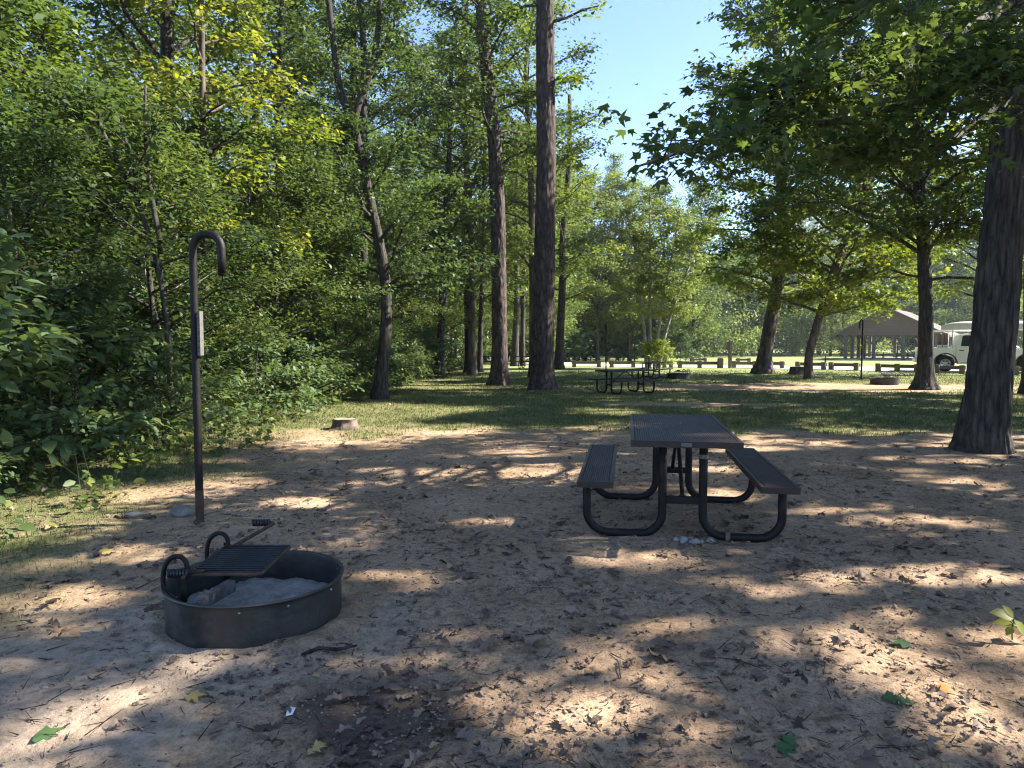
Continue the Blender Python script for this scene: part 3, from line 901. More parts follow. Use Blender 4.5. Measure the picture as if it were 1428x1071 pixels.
g = G(482, 598); stump('low sawn tree stump where the grass meets the dirt', g, .20, .17, 5)
g = G(1115, 522); stump('broad old stump beside the leaning tan trunk', g, .42, .34, 6)


# a seedling
g = G(1412, 893)
sd = thing('seedling', 'small bright green sapling sprouting from the sunlit dirt at the picture edge', 'seedling', (g[0], g[1], float(gz(g[0], g[1]))))
MB().tube([(0, 0, -.02), (-.003, .004, .06), (.004, 0, .115)], [.0035, .003, .002], 6).build('stem', M['leaf_yellow'], sd)
for i, (dx, dy, dz, L, z) in enumerate([(-.9, -.1, .35, .125, .112), (-.25, .3, .5, .07, .115), (.55, -.3, -.75, .115, .108), (-.55, -.3, -.25, .065, .07), (.5, .5, -.2, .07, .085), (-.8, .25, .05, .085, .085)]):
    mb = MB(); stamp(mb, T_BROAD, np.array([[0, 0, z]]), np.array([[dx, dy, dz]]), np.array([[.2 * dx, -.5, .8]]), np.array([L]), np.array([.95]))
    mb.build('leaf', M['leaf_yellow'], sd)

# ================================================================== LEAF LITTER (uncountable) and the leaves one can point to
rng = np.random.default_rng(7)


def scatter(n, d0, d1, xmax=.80):
    D = np.exp(rng.uniform(math.log(d0), math.log(d1), n)); u = rng.uniform(-xmax, xmax, n)
    return np.stack([u * D, D], 1)


mb = MB()
pts = scatter(37000, 1.7, 17)
cl = fbm(pts[:, 0] * 1.3, pts[:, 1] * 1.3, 91, 3)
den = (sstep(.42, .62, cl) * .72 + .07) * (.40 + .60 * sstep(3, 6, pts[:, 1])) + .30 * sstep(3.5, 7, pts[:, 1])
ringd = np.hypot(pts[:, 0] - RING[0], pts[:, 1] - RING[1])
keep = (rng.uniform(0, 1, len(pts)) < den) & (ringd > .47)
pts = pts[keep]
for k, tm in enumerate(T_OAKS):
    q = pts[k::6]; n = len(q)
    sz = np.clip(np.exp(rng.normal(math.log(.029), .6, n)), .009, .14)
    ph = rng.uniform(0, 2 * PI, n)
    d = np.stack([np.cos(ph), np.sin(ph), rng.normal(0, .12, n)], 1)
    nn = np.array([0, 0, 1.0]) + rng.standard_normal((n, 3)) * .22
    nn[rng.uniform(0, 1, n) < .4] *= -1
    p = np.stack([q[:, 0], q[:, 1], gz(q[:, 0], q[:, 1]) + .004 + sz * .08], 1)
    stamp(mb, tm, p, d, nn, sz, np.clip(rng.normal(.50, .24, n), 0, 1))
o = mb.build('leaf_litter', M['dead'])
tag(o, 'scatter of dry brown leaf crumbs over the bare dirt', 'leaf litter', kind='stuff')
mb = MB()
q = scatter(2600, 1.7, 13); q = q[(np.hypot(q[:, 0] - RING[0], q[:, 1] - RING[1]) > .55)]
n = len(q); ph = rng.uniform(0, 2 * PI, n); ln = np.clip(np.exp(rng.normal(math.log(.05), .6, n)), .015, .24)
z = gz(q[:, 0], q[:, 1]) + .005
P0 = np.stack([q[:, 0], q[:, 1], z], 1); P1 = P0 + np.stack([np.cos(ph) * ln, np.sin(ph) * ln, rng.normal(0.002, .006, n)], 1)
twigs(mb, P0, P1, rng.uniform(.0012, .0035, n))
cb = MB(); qc = scatter(16000, 1.6, 9); qc = qc[rng.uniform(0, 1, len(qc)) < .15 + .85 * sstep(.4, .6, fbm(qc[:, 0] * 1.7, qc[:, 1] * 1.7, 93, 3))]
m_ = len(qc); sz_ = np.clip(np.exp(rng.normal(math.log(.0055), .5, m_)), .002, .018)
o8 = np.array([[1, 0, 0], [0, 1, 0], [-1, 0, 0], [0, -1, 0], [0, 0, .7], [0, 0, -.7]])
Vc = o8[None] * sz_[:, None, None] * rng.uniform(.6, 1.3, (m_, 6, 1)) + np.stack([qc[:, 0], qc[:, 1], gz(qc[:, 0], qc[:, 1]) + .002], 1)[:, None]
Fc = ((np.arange(m_) * 6)[:, None, None] + np.array([[0, 1, 4], [1, 2, 4], [2, 3, 4], [3, 0, 4], [1, 0, 5], [2, 1, 5], [3, 2, 5], [0, 3, 5]])[None]).reshape(-1, 3)
M['crumb'] = plain('soil_crumb', (.12, .09, .065), (.33, .26, .20), 5, .95, .1)
tag(cb.add(Vc.reshape(-1, 3), Fc).build('soil_crumbs', M['crumb']), 'small clods and grit on the sandy dirt', 'grit', kind='stuff')
o = mb.build('twig_litter', M['bark']); tag(o, 'thin broken twigs strewn across the dirt', 'twigs', kind='stuff')

M['leaf_orange'] = leafmat('leaf_orange', [(0, (.40, .13, .03)), (1, (.55, .22, .05))], .3, rough=.6)
M['leaf_fall_green'] = leafmat('leaf_fallen_green', [(0, (.05, .10, .035)), (1, (.10, .16, .06))], .3)
M['leaf_fall_yellow'] = leafmat('leaf_fallen_yellow', [(0, (.34, .26, .09)), (1, (.46, .36, .14))], .3)
for i, (px, py, L, mt, tm, tn, rz, lb) in enumerate([
        (1310, 966, .085, 'leaf_orange', T_STAR, .5, .4, 'bright orange star-shaped leaf on the sunlit dirt'),
        (45, 1037, .12, 'leaf_fall_green', T_STAR, .2, 1.0, 'fallen dark green lobed leaf in the bottom corner of the dirt'),
        (1278, 985, .12, 'leaf_fall_green', T_OAKS[0], .6, 2.9, 'fallen green oak leaf beside the orange leaf'),
        (258, 980, .085, 'leaf_fall_yellow', T_STAR, .1, .3, 'pale yellow-green star leaf in front of the fire ring'),
        (70, 893, .13, 'dead', T_OAKS[3], .9, .2, 'curled tan oak leaf lying alone left of the fire ring'),
        (790, 855, .10, 'dead', T_STAR, .85, .9, 'flat tan leaf in the middle of the clearing'),
        (560, 962, .15, 'dead', T_OAKS[1], .55, 3.0, 'large grey-brown oak leaf on the dark soil patch'),
        (890, 910, .17, 'dead', T_OAKS[1], .5, .1, 'large lobed grey oak leaf at the edge of a sun fleck'),
        (815, 942, .09, 'dead', T_OAKS[5], .96, .3, 'curled orange-brown leaf standing in a sun fleck'),
        (1270, 905, .11, 'leaf_fall_green', T_STAR, .0, 2.0, 'dull green leaf lying in the shadow of the seedling'),
        (1085, 968, .16, 'dead', T_OAKS[4], .4, 1.8, 'heaped brown oak leaves beside the big sunlit patch'),
        (1090, 1056, .12, 'leaf_fall_green', T_OAKS[2], .35, .9, 'torn green oak leaf at the bottom edge of the dirt'),
        (430, 1055, .09, 'leaf_fall_yellow', T_OAKS[5], .7, 1.1, 'curled yellow leaf among the dark litter at the bottom'),
        (150, 775, .16, 'leaf_fall_yellow', T_OAKS[2], .0, 2.2, 'big half-green curled leaf at the grass edge'),
        (1210, 880, .10, 'dead', T_OAKS[5], .25, 1.8, 'dark crumpled leaf in the sunlit dirt')]):
    g = G(px, py); mb = MB()
    stamp(mb, tm, np.array([[0, 0, 0.0]]), np.array([[math.cos(rz), math.sin(rz), .05]]), np.array([[.1, -.25, 1]]), np.array([L]), np.array([tn]))
    tag(mb.build('fallen_leaf', M[mt], None, (g[0], g[1], float(gz(g[0], g[1])) + .012)), lb, 'leaf', 'fallen leaves one can point to')
for lx, ly, tz, L_, tn_, rz_, lb in [(-.30, .45, .76, .06, .3, .5, 'dark curled leaf lying on the far left of the picnic table top'), (-.34, -.12, .76, .055, .25, 2.0, 'small dark leaf at the left rim of the picnic table top'),
                                    (.60, .55, .46, .07, .3, 1.0, 'dark leaf lying on the far end of the right-hand picnic bench'), (.05, .15, .76, .045, .75, 4.0, 'pale leaf scrap near the middle of the picnic table top')]:
    c_, s_ = math.cos(hd), math.sin(hd); mb = MB()
    stamp(mb, T_OAKS[1], np.array([[0, 0, 0.0]]), np.array([[math.cos(rz_), math.sin(rz_), .05]]), np.array([[.1, -.2, 1]]), np.array([L_]), np.array([tn_]))
    tag(mb.build('fallen_leaf', M['dead'], None, (ctr[0] + c_ * lx - s_ * ly, ctr[1] + s_ * lx + c_ * ly, tz + .006)), lb, 'leaf', 'leaves on the picnic table')
g = G(406, 993); mb = MB()
mb.add([[-.012, -.03, 0], [.014, -.028, .006], [.016, .0, .014], [.010, .03, .003], [-.012, .028, .008], [-.016, .002, .012]], [[0, 1, 2, 5], [5, 2, 3, 4]])
tag(mb.build('paper_scrap', M['paper'], None, (g[0], g[1], float(gz(g[0], g[1])) + .006), smooth=False), 'tiny scrap of white paper on the dark soil', 'paper')
g0, g1 = G(420, 917), G(498, 905); c = (g0 + g1) / 2; mb = MB()
mb.tube([(g0[0] - c[0], g0[1] - c[1], .010), (-.05, .01, .016), (.04, -.005, .016), (g1[0] - c[0], g1[1] - c[1], .014)], [.006, .009, .009, .005], 7)
tag(mb.build('stick', M['bark'], None, (c[0], c[1], float(gz(c[0], c[1])))), 'broken stick on the dirt in front of the fire ring', 'stick')

# ================================================================== GRASS
rng = np.random.default_rng(19)
mb = MB()
q = scatter(560000, 3.6, 36, .78)
mk = masks(q[:, 0], q[:, 1]); den = mk['grass'] * (1 - .92 * mk['litter'])
den = np.clip((den - .25) * 1.5, 0, 1) * (.35 + .65 * sstep(.38, .6, fbm(q[:, 0] * 2.2, q[:, 1] * 2.2, 66, 3)))
den = den * (1 - .7 * sstep(-2.4, -3.2, q[:, 0]) * sstep(9, 6, q[:, 1]))
q = q[rng.uniform(0, 1, len(q)) < den]
n = len(q); D = np.hypot(q[:, 0], q[:, 1])
h = np.clip(rng.lognormal(math.log(.038), .45, n), .015, .13) * (1 - .1 * sstep(8, 25, D)) * (1 - .1 * sstep(-2.2, -3.6, q[:, 0]))
w = np.clip(D * .00036, .0022, .009)
ph = rng.uniform(0, 2 * PI, n); az = rng.uniform(0, 2 * PI, n); lean = rng.uniform(.1, 1.0, n) * h
z = gz(q[:, 0], q[:, 1]) - .003
ca, sa = np.cos(ph) * w, np.sin(ph) * w
V = np.zeros((n, 5, 3))
mx, my = np.cos(az) * lean, np.sin(az) * lean
V[:, 0] = np.stack([q[:, 0] - ca, q[:, 1] - sa, z], 1); V[:, 1] = np.stack([q[:, 0] + ca, q[:, 1] + sa, z], 1)
V[:, 2] = np.stack([q[:, 0] + ca * .7 + mx * .35, q[:, 1] + sa * .7 + my * .35, z + h * .6], 1)
V[:, 3] = np.stack([q[:, 0] - ca * .7 + mx * .35, q[:, 1] - sa * .7 + my * .35, z + h * .6], 1)
V[:, 4] = np.stack([q[:, 0] + mx, q[:, 1] + my, z + h * .95], 1)
off = (np.arange(n) * 5)[:, None]
tn = np.clip(rng.normal(.45, .22, n) + .25 * (fbm(q[:, 0] * .7, q[:, 1] * .7, 8, 2) - .5), 0, 1)
mb.add(V.reshape(-1, 3), off + np.array([[0, 1, 2, 3]]), np.repeat(tn, 5))
F = off + np.array([[3, 2, 4]])
mb.L.append(F.ravel()); mb.T.append(np.full(n, 3)); mb.M.append(np.zeros(n, int))
o = mb.build('grass', M['grass']); tag(o, 'thin patchy grass round the bare clearing', 'grass', kind='stuff')
print('grass blades', n)

# ================================================================== TREES
def pathpx(lst, Y=None):
    return np.array([P(a[0], a[1], a[2] if len(a) > 2 else Y) for a in lst])


def tree(name, label, base, path, r0, r1, bark, leaf, seed, z0, z1, nb, blen, nsub, k, L, flare=1.6, ntr=12, lump=.05, forks=(), group=None, **kw):
    rng = np.random.default_rng(seed)
    t = make_tree(name, label, 'tree', base, group)
    bz = np.array([base[0], base[1], t.location[2]])
    tm_, cm = MB(), MB()
    q, rad = trunk_tube(tm_, np.asarray(path) - bz, r0, r1, ntr, flare, seed=seed, lump=lump, ridge=kw.pop('ridge', None), sub=kw.pop('sub', None))
    ex = list(kw.pop('extra', []))
    ex = [np.asarray(e) - bz for e in ex]
    for e, (ra, rb) in zip(ex, kw.pop('extra_r', [(.05, .015)] * len(ex))):
        tm_.tube(e, np.linspace(ra, rb, len(e)), 7, caps=False)
    for f, ra, rb in forks:
        f = np.asarray(f) - bz
        fq, fr = trunk_tube(tm_, f + np.array([0, 0, .0]), ra, rb, 8, 1.0, seed=seed, lump=.04)
        ex.append(fq[np.linspace(0, len(fq) - 1, 6).astype(int)])
    crown(rng, tm_, cm, q, rad, z0, z1, nb, blen, nsub, k, L, extra=ex, world=bz, **kw)
    tm_.build('trunk', M[bark], t)
    cm.build('crown', M[leaf], t)
    return t


def straight(px, py, Y, top, lean=(0, 0), wig=.15, seed=0):
    """a trunk standing on the ground at a pixel, rising to height top"""
    x = (px - 714) / 990 * Y; b = np.array([x, Y, float(gz0(x, Y))]); rg = np.random.default_rng(seed + 900)
    s = np.linspace(0, 1, 7)
    p = b + np.outer(s, [lean[0], lean[1], top]); w = rg.standard_normal((7, 3)) * wig; w[0] = 0; w[:, 2] = 0
    return b, p + w * s[:, None]


# tall straight pine in the middle
b = G(756, 542); b[1] = 21.5; b[0] = (756 - 714) / 990 * 21.5
path = np.array([b, b + [.05, 0, 3], b + [.10, 0, 7], b + [.06, .1, 12], b + [.02, .1, 17], b + [0, .2, 24]])
tree('pine_tree', 'tall straight pine with a thick reddish scaly trunk in the middle of the clearing', b, path, .335, .20, 'bark_pine', 'leaf_yellow', 101, 13, 24, 16, 3.6, 8, 26, .17, 1.45, 90, .05, ridge=(.030, .07, .26), sub=330,
     extra=[pathpx([(770, 30, 21.5), (790, 25, 21.3), (812, 14, 21.1), (835, 8, 20.9)]), pathpx([(770, 113, 21.5), (780, 110, 21.4), (790, 108, 21.4), (795, 107, 21.3)]), pathpx([(752, 6, 21.5), (735, 8, 21.6), (715, 14, 21.7), (700, 20, 21.8)])], extra_r=[(.05, .02), (.03, .012), (.06, .02)])
# the pine beside it, leaning a little
b = np.array([(697 - 714) / 990 * 23.5, 23.5, 0])
path = np.concatenate([[b], pathpx([(697, 480), (696, 380), (694, 280), (690, 200), (681, 120), (674, 50), (668, -40), (660, -160)], 23.5)])
tree('pine_tree', 'slimmer pine with the sunlit foot, just left of the tall straight one', b, path, .27, .17, 'bark_pine', 'leaf', 102, 7.0, 14.8, 24, 3.2, 12, 40, .15, 1.5, 80, .06, ridge=(.028, .07, .26), sub=300,
     extra=[pathpx([(690, 133, 23.5), (706, 132, 23.3), (725, 127, 23.0), (745, 128, 22.8)]), pathpx([(694, 190, 23.5), (712, 193, 23.4), (730, 197, 23.2), (748, 215, 23.0)])], extra_r=[(.05, .02), (.045, .015)])
# forked tree at the forest edge
b = G(529, 556); Y = b[1]
path = np.concatenate([[b], pathpx([(531, 530), (537, 480), (543, 420), (541, 385), (524, 320), (512, 260), (500, 205), (492, 165)], Y)])
fk = [(pathpx([(492, 168), (478, 140), (469, 110), (468, 60), (458, 10), (450, -60), (440, -140)], Y), .10, .05),
      (pathpx([(494, 170), (500, 140), (515, 110), (529, 85), (532, 40), (528, -10), (530, -120)], Y), .095, .05),
      (pathpx([(527, 80), (545, 45), (556, 10), (575, -50)], Y), .05, .025)]
tree('oak_tree', 'forked tree with crooked dark trunk at the edge of the woodland shade', b, path, .165, .10, 'bark', 'leaf_dark', 103, 2.6, 6.4, 16, 2.8, 14, 60, .115, 1.7, 14, .08, forks=fk,
     extra=[pathpx([(512, 305, Y), (498, 265, Y - .4), (480, 235, Y - .8), (465, 200, Y - 1)]), pathpx([(540, 400, Y), (560, 385, Y - .5), (585, 380, Y - .9), (620, 395, Y - 1.2)])], sag=-.05)
b, path = straight(514, 537, 22.5, 13, (-.2, 0), .12, 4)
tree('maple_tree', 'straight grey trunk standing directly behind the forked tree', b, path, .19, .08, 'bark', 'leaf_dark', 104, 3.6, 13, 30, 3.0, 12, 50, .125)
# the big near trunk on the right
b = G(1372, 628); Y = b[1]
path = np.concatenate([[b], pathpx([(1374, 590), (1380, 520), (1389, 430), (1396, 340), (1406, 240), (1413, 150), (1421, 50), (1428, -60), (1436, -200), (1440, -420)], Y)])
# limbs reach over the clearing towards us
ex = [pathpx([(1420, 0, Y), (1330, 48, Y - 1.2), (1235, 85, Y - 2.2), (1130, 135, Y - 3.1), (1040, 178, Y - 3.7), (960, 208, Y - 4.1), (890, 232, Y - 4.4)]),
      pathpx([(1418, 60, Y), (1330, 120, Y - .9), (1250, 150, Y - 1.8), (1160, 170, Y - 2.6), (1090, 185, Y - 3.1), (1030, 200, Y - 3.6)]),
      pathpx([(1425, -40, Y), (1300, -60, Y - 1.6), (1180, -40, Y - 2.6), (1140, -5, Y - 3.0), (1105, 25, Y - 3.3)]),
      pathpx([(1416, 110, Y), (1370, 170, Y - .7), (1320, 200, Y - 1.4), (1260, 215, Y - 2), (1200, 205, Y - 2.4)]),
      pathpx([(1428, -60, Y), (1395, 0, Y - 1.4), (1380, 60, Y - 2.0), (1372, 120, Y - 2.2)]),
      pathpx([(1430, -120, Y), (1350, -130, Y - 2), (1290, -90, Y - 3.2), (1240, -40, Y - 4.0), (1200, 20, Y - 4.4)]),
      pathpx([(1424, 20, Y), (1440, 60, Y - 1.6), (1430, 110, Y - 2.6), (1400, 150, Y - 3.2)]),
      pathpx([(1420, 30, Y), (1370, 60, Y - .9), (1290, 95, Y - 1.9), (1210, 120, Y - 2.8), (1140, 110, Y - 3.3), (1080, 120, Y - 3.7)]),
      pathpx([(1424, 20, Y), (1360, 40, Y + .8), (1280, 70, Y + 1.5), (1180, 110, Y + 2.0)])]
tree('sweetgum_tree', 'big ridged trunk at the right whose star-leaved boughs hang over the clearing', b, path, .275, .19, 'bark_oak', 'leaf_maple', 105, 6.0, 14, 26, 5.2, 36, 27, .105, 1.3, 130, .06, ridge=(.042, .05, .55), sub=330,
     extra=ex, extra_r=[(.06, .008)] * 9, tm=T_STAR, sag=-.10, spread=.17, subcap=1.7, cull=True, tint=(.4, .22), flat=.5)
# dark trunk further back on the right
b = G(1290, 543); Y = b[1]
path = np.concatenate([[b], pathpx([(1291, 500), (1292, 430), (1288, 340), (1282, 250), (1280, 200), (1276, 100), (1270, -60), (1262, -250)], Y)])
tree('maple_tree', 'slender dark trunk with a wide foot standing before the pavilion', b, path, .215, .12, 'bark_oak', 'leaf_maple', 106, 3.1, 15, 64, 4.8, 15, 44, .15, 2.0, 70, .06, ridge=(.024, .06, .3), sub=200, tm=T_STAR, tint=(.5, .25), flat=.6)
# leaning tan trunk
b = G(1128, 528); Y = b[1]
path = np.concatenate([[b], pathpx([(1127, 500), (1137, 460), (1150, 415), (1172, 350), (1195, 290), (1222, 215), (1250, 120), (1270, 20)], Y)])
tree('maple_tree', 'leaning tan-barked trunk with bright yellow-green leaves, beside the broad stump', b, path, .165, .08, 'bark_tan', 'leaf_yellow', 107, 2.3, 14, 66, 4.4, 15, 46, .17, 1.3, 14, .06, tm=T_STAR, tint=(.55, .25), flat=.65)
# thick leaning trunk with flared root
b = G(1064, 521); Y = b[1]
path = np.concatenate([[b], pathpx([(1066, 500), (1073, 460), (1080, 425), (1087, 380), (1092, 320), (1090, 230), (1085, 100), (1080, -60), (1075, -200)], Y)])
tree('poplar_tree', 'thick leaning grey trunk with spreading roots beside the sign post', b, path, .315, .15, 'bark_tan', 'leaf_yellow', 108, 2.9, 22, 100, 4.4, 13, 46, .19, 1.9, 48, .07, ridge=(.015, .08, .5), sub=160, tint=(.45, .22), flat=.65)
# edge-of-frame trunks on the right
b, path = straight(1363, 524, 30.5, 9.5, (.6, 0), .05, 9)
tree('maple_tree', 'dark trunk half hidden behind the big ridged one, in front of the truck', b, path, .24, .12, 'bark_oak', 'leaf_yellow', 109, 2.9, 9.3, 34, 3.7, 12, 40, .16, 2.0, tint=(.5, .25), flat=.6)
b, path = straight(1441, 552, 19.5, 14, (-.3, .2), .08, 10)
tree('maple_tree', 'dark trunk cut by the right picture edge, beyond the big ridged one', b, path, .23, .14, 'bark_oak', 'leaf', 110, 3.6, 14, 36, 4.4, 12, 40, .16, 1.6, tm=T_STAR)
# sapling clump in the sun
for i, (px, tpx, lb, hgt) in enumerate([(906, 905, 'upright stem of the pale sapling clump behind the picnic tables', 9.5), (913, 948, 'right-leaning thin stem of the pale sapling clump', 8.5), (919, 985, 'outermost slanting stem at the right of the sapling clump', 8.0), (902, 872, 'left-leaning thin stem of the pale sapling clump', 8.5)]):
    Y = 38.0; x0 = (px - 714) / 990 * Y; x1 = (tpx - 714) / 990 * Y
    b = np.array([x0, Y, float(gz0(x0, Y))])
    path = np.array([b, b + [(x1 - x0) * .12, 0, hgt * .25], b + [(x1 - x0) * .4, .1, hgt * .5], b + [(x1 - x0) * .75, .15, hgt * .8], b + [x1 - x0, .2, hgt]])
    tree('sapling', lb, b, path, .10, .035, 'bark_pale', 'leaf_pale', 120 + i, 2.6, hgt - .3, 24, 2.0, 9, 28, .15, 1.15, 8, .04, group='stems of the sapling clump', tint=(.55, .22), flat=.65)
b = np.array([(916 - 714) / 990 * 37.2, 37.2, 0.0])
tree('shrub', 'bright yellow-green leafy shrub at the foot of the sapling clump', b, np.array([b, b + [.05, 0, .5], b + [0, 0, 1.5]]), .03, .01, 'bark', 'leaf_yellow', 127, .25, 1.4, 14, .85, 8, 18, .14, 1, 6, tint=(.7, .2))

# ---- woodland prototypes, copied with their parts
PROTO = {}


def proto(key, name, seed, H, r0, bark, leaf, z0, nb, blen, nsub, k, L, lean=(0, 0), wig=.2, **kw):
    rng = np.random.default_rng(seed)
    s = np.linspace(0, 1, 7); p = np.outer(s, [lean[0], lean[1], H]); w = rng.standard_normal((7, 3)) * wig; w[:, 2] = 0; w[0] = 0
    p = p + w * s[:, None]
    tm_, cm = MB(), MB()
    q, rad = trunk_tube(tm_, p, r0, r0 * .3, kw.pop('ntr', 9), kw.pop('flare', 1.5), seed=seed)
    crown(rng, tm_, cm, q, rad, z0, H * .98, nb, blen, nsub, k, L, **kw)
    PROTO[key] = (name, tm_.mesh('trunk', M[bark]), cm.mesh('crown', M[leaf]), tm_, cm)


proto('tall1', 'woodland_tree', 201, 17, .20, 'bark', 'leaf', 2.4, 46, 3.7, 13, 50, .13, elev=(12, 50), spread=.22, tint=(.45, .22))
proto('tall2', 'woodland_tree', 202, 15, .16, 'bark', 'leaf_dark', 2.0, 44, 3.2, 13, 50, .125, (.8, .3), tint=(.5, .22))
proto('tall3', 'woodland_tree', 203, 18, .17, 'bark_tan', 'leaf_yellow', 3.4, 44, 3.5, 13, 48, .13, (-.5, .5), elev=(15, 52), spread=.24, tint=(.5, .25), flat=.6)
proto('pale', 'woodland_tree', 204, 14, .17, 'bark', 'leaf_pale', 1.2, 46, 3.9, 13, 52, .20, (.3, 0), .5, env='round', elev=(22, 58), spread=.30, tint=(.5, .22), flat=.65)
proto('under1', 'understory_tree', 211, 6.2, .07, 'bark', 'leaf', .8, 28, 2.5, 11, 54, .10, (.5, -.3), .15, sag=-.1, tint=(.5, .2), flat=.3)
proto('under2', 'understory_tree', 212, 5.0, .055, 'bark', 'leaf_dark', .5, 26, 2.2, 11, 54, .095, (-.3, -.4), .15, sag=-.1, tint=(.45, .2), flat=.35)
proto('under3', 'understory_tree', 213, 7.0, .06, 'bark', 'leaf_yellow', 1.2, 26, 2.3, 10, 50, .10, (.7, .2), .2, sag=-.08, tint=(.4, .22), flat=.35)
proto('bush1', 'leafy_shrub', 221, 2.2, .028, 'bark', 'leaf_big', .12, 22, 1.15, 8, 14, .15, (.1, -.1), .06, tm=T_BROAD, sag=-.2, spread=.09, tint=(.45, .22), ntr=6, flare=1, twig_r=.004)
proto('bush2', 'leafy_shrub', 222, 1.4, .02, 'bark', 'leaf_big', .08, 18, .9, 8, 14, .105, (.1, -.1), .06, tm=T_BROAD, sag=-.2, spread=.08, tint=(.6, .22), ntr=6, flare=1, twig_r=.004)


def place(key, x, y, sc, rz, label, group):
    name, tme, cme = PROTO[key][:3]
    r = thing(name, label, 'shrub' if 'shrub' in name else 'tree', (x, y, float(gz0(x, y))), rz, group)
    r.scale = (sc, sc, sc)
    for nm, me in (('trunk', tme), ('crown', cme)):
        o = bpy.data.objects.new(nm, me); COL.objects.link(o); o.parent = r
    return r


rg = random.Random(3)
GW = 'woodland trees along the left of the clearing'
GU = 'understory trees at the woodland edge'
GS = 'leafy shrubs in front of the left woodland'
LW = 'tall woodland tree standing in the mass of green left of the clearing'
LU = 'slight understory tree with layered boughs at the shaded woodland edge'
LS = 'dark broad-leaved shrub crowding the foot of the left woodland'
for x, y, k in [(-7.6, 9.5, 'tall2'), (-10.5, 13, 'tall1'), (-7.4, 15.5, 'tall1'), (-6.6, 20, 'tall2'), (-11.5, 19, 'tall3'), (-8.6, 24, 'tall3'), (-5.9, 27, 'tall1'), (-13, 26, 'tall1'), (-16, 22, 'tall2'),
                (-9.5, 31, 'tall1'), (-5.6, 34, 'tall2'), (-4.4, 41, 'tall1'), (-8.0, 39, 'tall3'), (-2.2, 46, 'tall3'), (.6, 52, 'pale'), (-15, 34, 'tall3'), (-12, 43, 'tall1'), (-6, 50, 'tall2'),
                (-3.3, 30.5, 'under3'), (2.6, 54, 'pale'), (4.6, 62, 'pale'), (7.6, 63, 'pale'), (10.6, 64, 'pale'), (13.8, 65, 'pale'), (17, 67, 'pale'), (.85, 28.5, 'tall3'), (-1.7, 30.5, 'tall3'), (1.6, 57, 'tall3'), (6.2, 69, 'tall1'), (9.4, 70, 'tall3')]:
    place(k, x, y, rg.uniform(.9, 1.12) if k != 'pale' else rg.uniform(.95, 1.1), rg.uniform(0, 6.28), LW, GW)
for x, y, k, s in [(-6.1, 8.6, 'under2', .8), (-5.6, 11.5, 'under1', .8), (-6.4, 13.2, 'under2', 1), (-5.3, 15.6, 'under1', .85), (-6.3, 17.2, 'under3', .9), (-5.0, 19.8, 'under2', .9), (-6.2, 22.2, 'under1', 1), (-4.6, 24.4, 'under1', .85),
                   (-5.4, 29, 'under2', 1.1), (-3.9, 33, 'under1', 1), (-4.8, 37, 'under3', 1.1), (-2.9, 41, 'under1', 1.0), (-8.2, 11.5, 'under3', 1), (-9, 17, 'under1', 1.1), (-1.2, 47, 'under3', 1.1), (2.0, 50, 'under1', 1.2), (-8.5, 7.6, 'under1', .8), (-4.3, 21.8, 'under2', .55)]:
    place(k, x, y, s * rg.uniform(.95, 1.08), rg.uniform(0, 6.28), LU, GU)
for x, y, k, s in [(-5.1, 6.3, 'bush1', 1.0), (-6.2, 7.4, 'bush1', 1.15), (-4.9, 7.6, 'bush2', .9), (-5.4, 8.9, 'bush1', .95), (-4.75, 9.6, 'bush2', .8), (-4.75, 5.7, 'bush2', .7), (-5.0, 11, 'bush2', .95), (-4.5, 12.6, 'bush2', .9), (-4.6, 14.6, 'bush2', 1),
                   (-4.25, 16.4, 'bush2', .9), (-4.6, 18, 'bush1', .8), (-3.9, 20.5, 'bush2', .9), (-4.4, 22.6, 'bush1', .8), (-3.6, 25.5, 'bush2', .9), (-3.5, 28, 'bush1', .8), (-3.2, 31.5, 'bush2', 1), (-2.8, 35, 'bush1', .9), (-2.2, 39, 'bush1', 1),
                   (-7.2, 6.9, 'bush1', 1.2), (-6.2, 10, 'bush1', 1.1), (-6, 12, 'bush1', 1.0)]:
    place(k, x, y, s * rg.uniform(.95, 1.1), rg.uniform(0, 6.28), LS, GS)

for i in range(13):
    place('bush1', 1.2 + i * 1.25 + rg.uniform(-.4, .4), 65.5 + rg.uniform(-1.5, 2), rg.uniform(1.2, 2.0), rg.uniform(0, 6.28), 'green shrub growing under the pale trees beyond the drive', 'shrubs beyond the drive')

# dark leaning forked tree and pale sapling inside the wood
b = P(236, 420, 10.5); b[2] = float(gz0(b[0], b[1]))
path = np.concatenate([[b], pathpx([(232, 380), (222, 335), (205, 290), (180, 250), (160, 215), (135, 175), (110, 120)], 10.5)])
tree('leaning_tree', 'dark forked sapling leaning to the left inside the woodland', b, path, .06, .022, 'bark_oak', 'leaf_dark', 131, 2.4, 4.9, 12, 1.9, 8, 34, .12, 1.2, 8, forks=[(pathpx([(224, 340), (214, 290), (205, 240), (200, 190), (203, 120)], 10.5), .042, .018)], sag=-.05)
b = P(247, 545, 11.5); b[2] = float(gz0(b[0], b[1]))
path = np.concatenate([[b], pathpx([(247, 548), (240, 515), (228, 475), (217, 440), (208, 410), (196, 360)], 11.5)])
tree('leaning_tree', 'thin pale leaning stem standing out in the dark woodland', b, path, .035, .016, 'bark_pale', 'leaf_dark', 132, 2.0, 3.0, 6, 1.2, 6, 24, .11, 1.1, 8)
b, path = straight(289, 560, 14.5, 13, (.05, 0), .08, 33)
tree('birch_tree', 'pale straight trunk rising through yellow leaves above the hook pole', b, path, .08, .04, 'bark_tan', 'leaf_yellow', 133, 3.0, 12, 34, 2.3, 11, 40, .13, 1.2, 9, tint=(.75, .25), flat=.6)
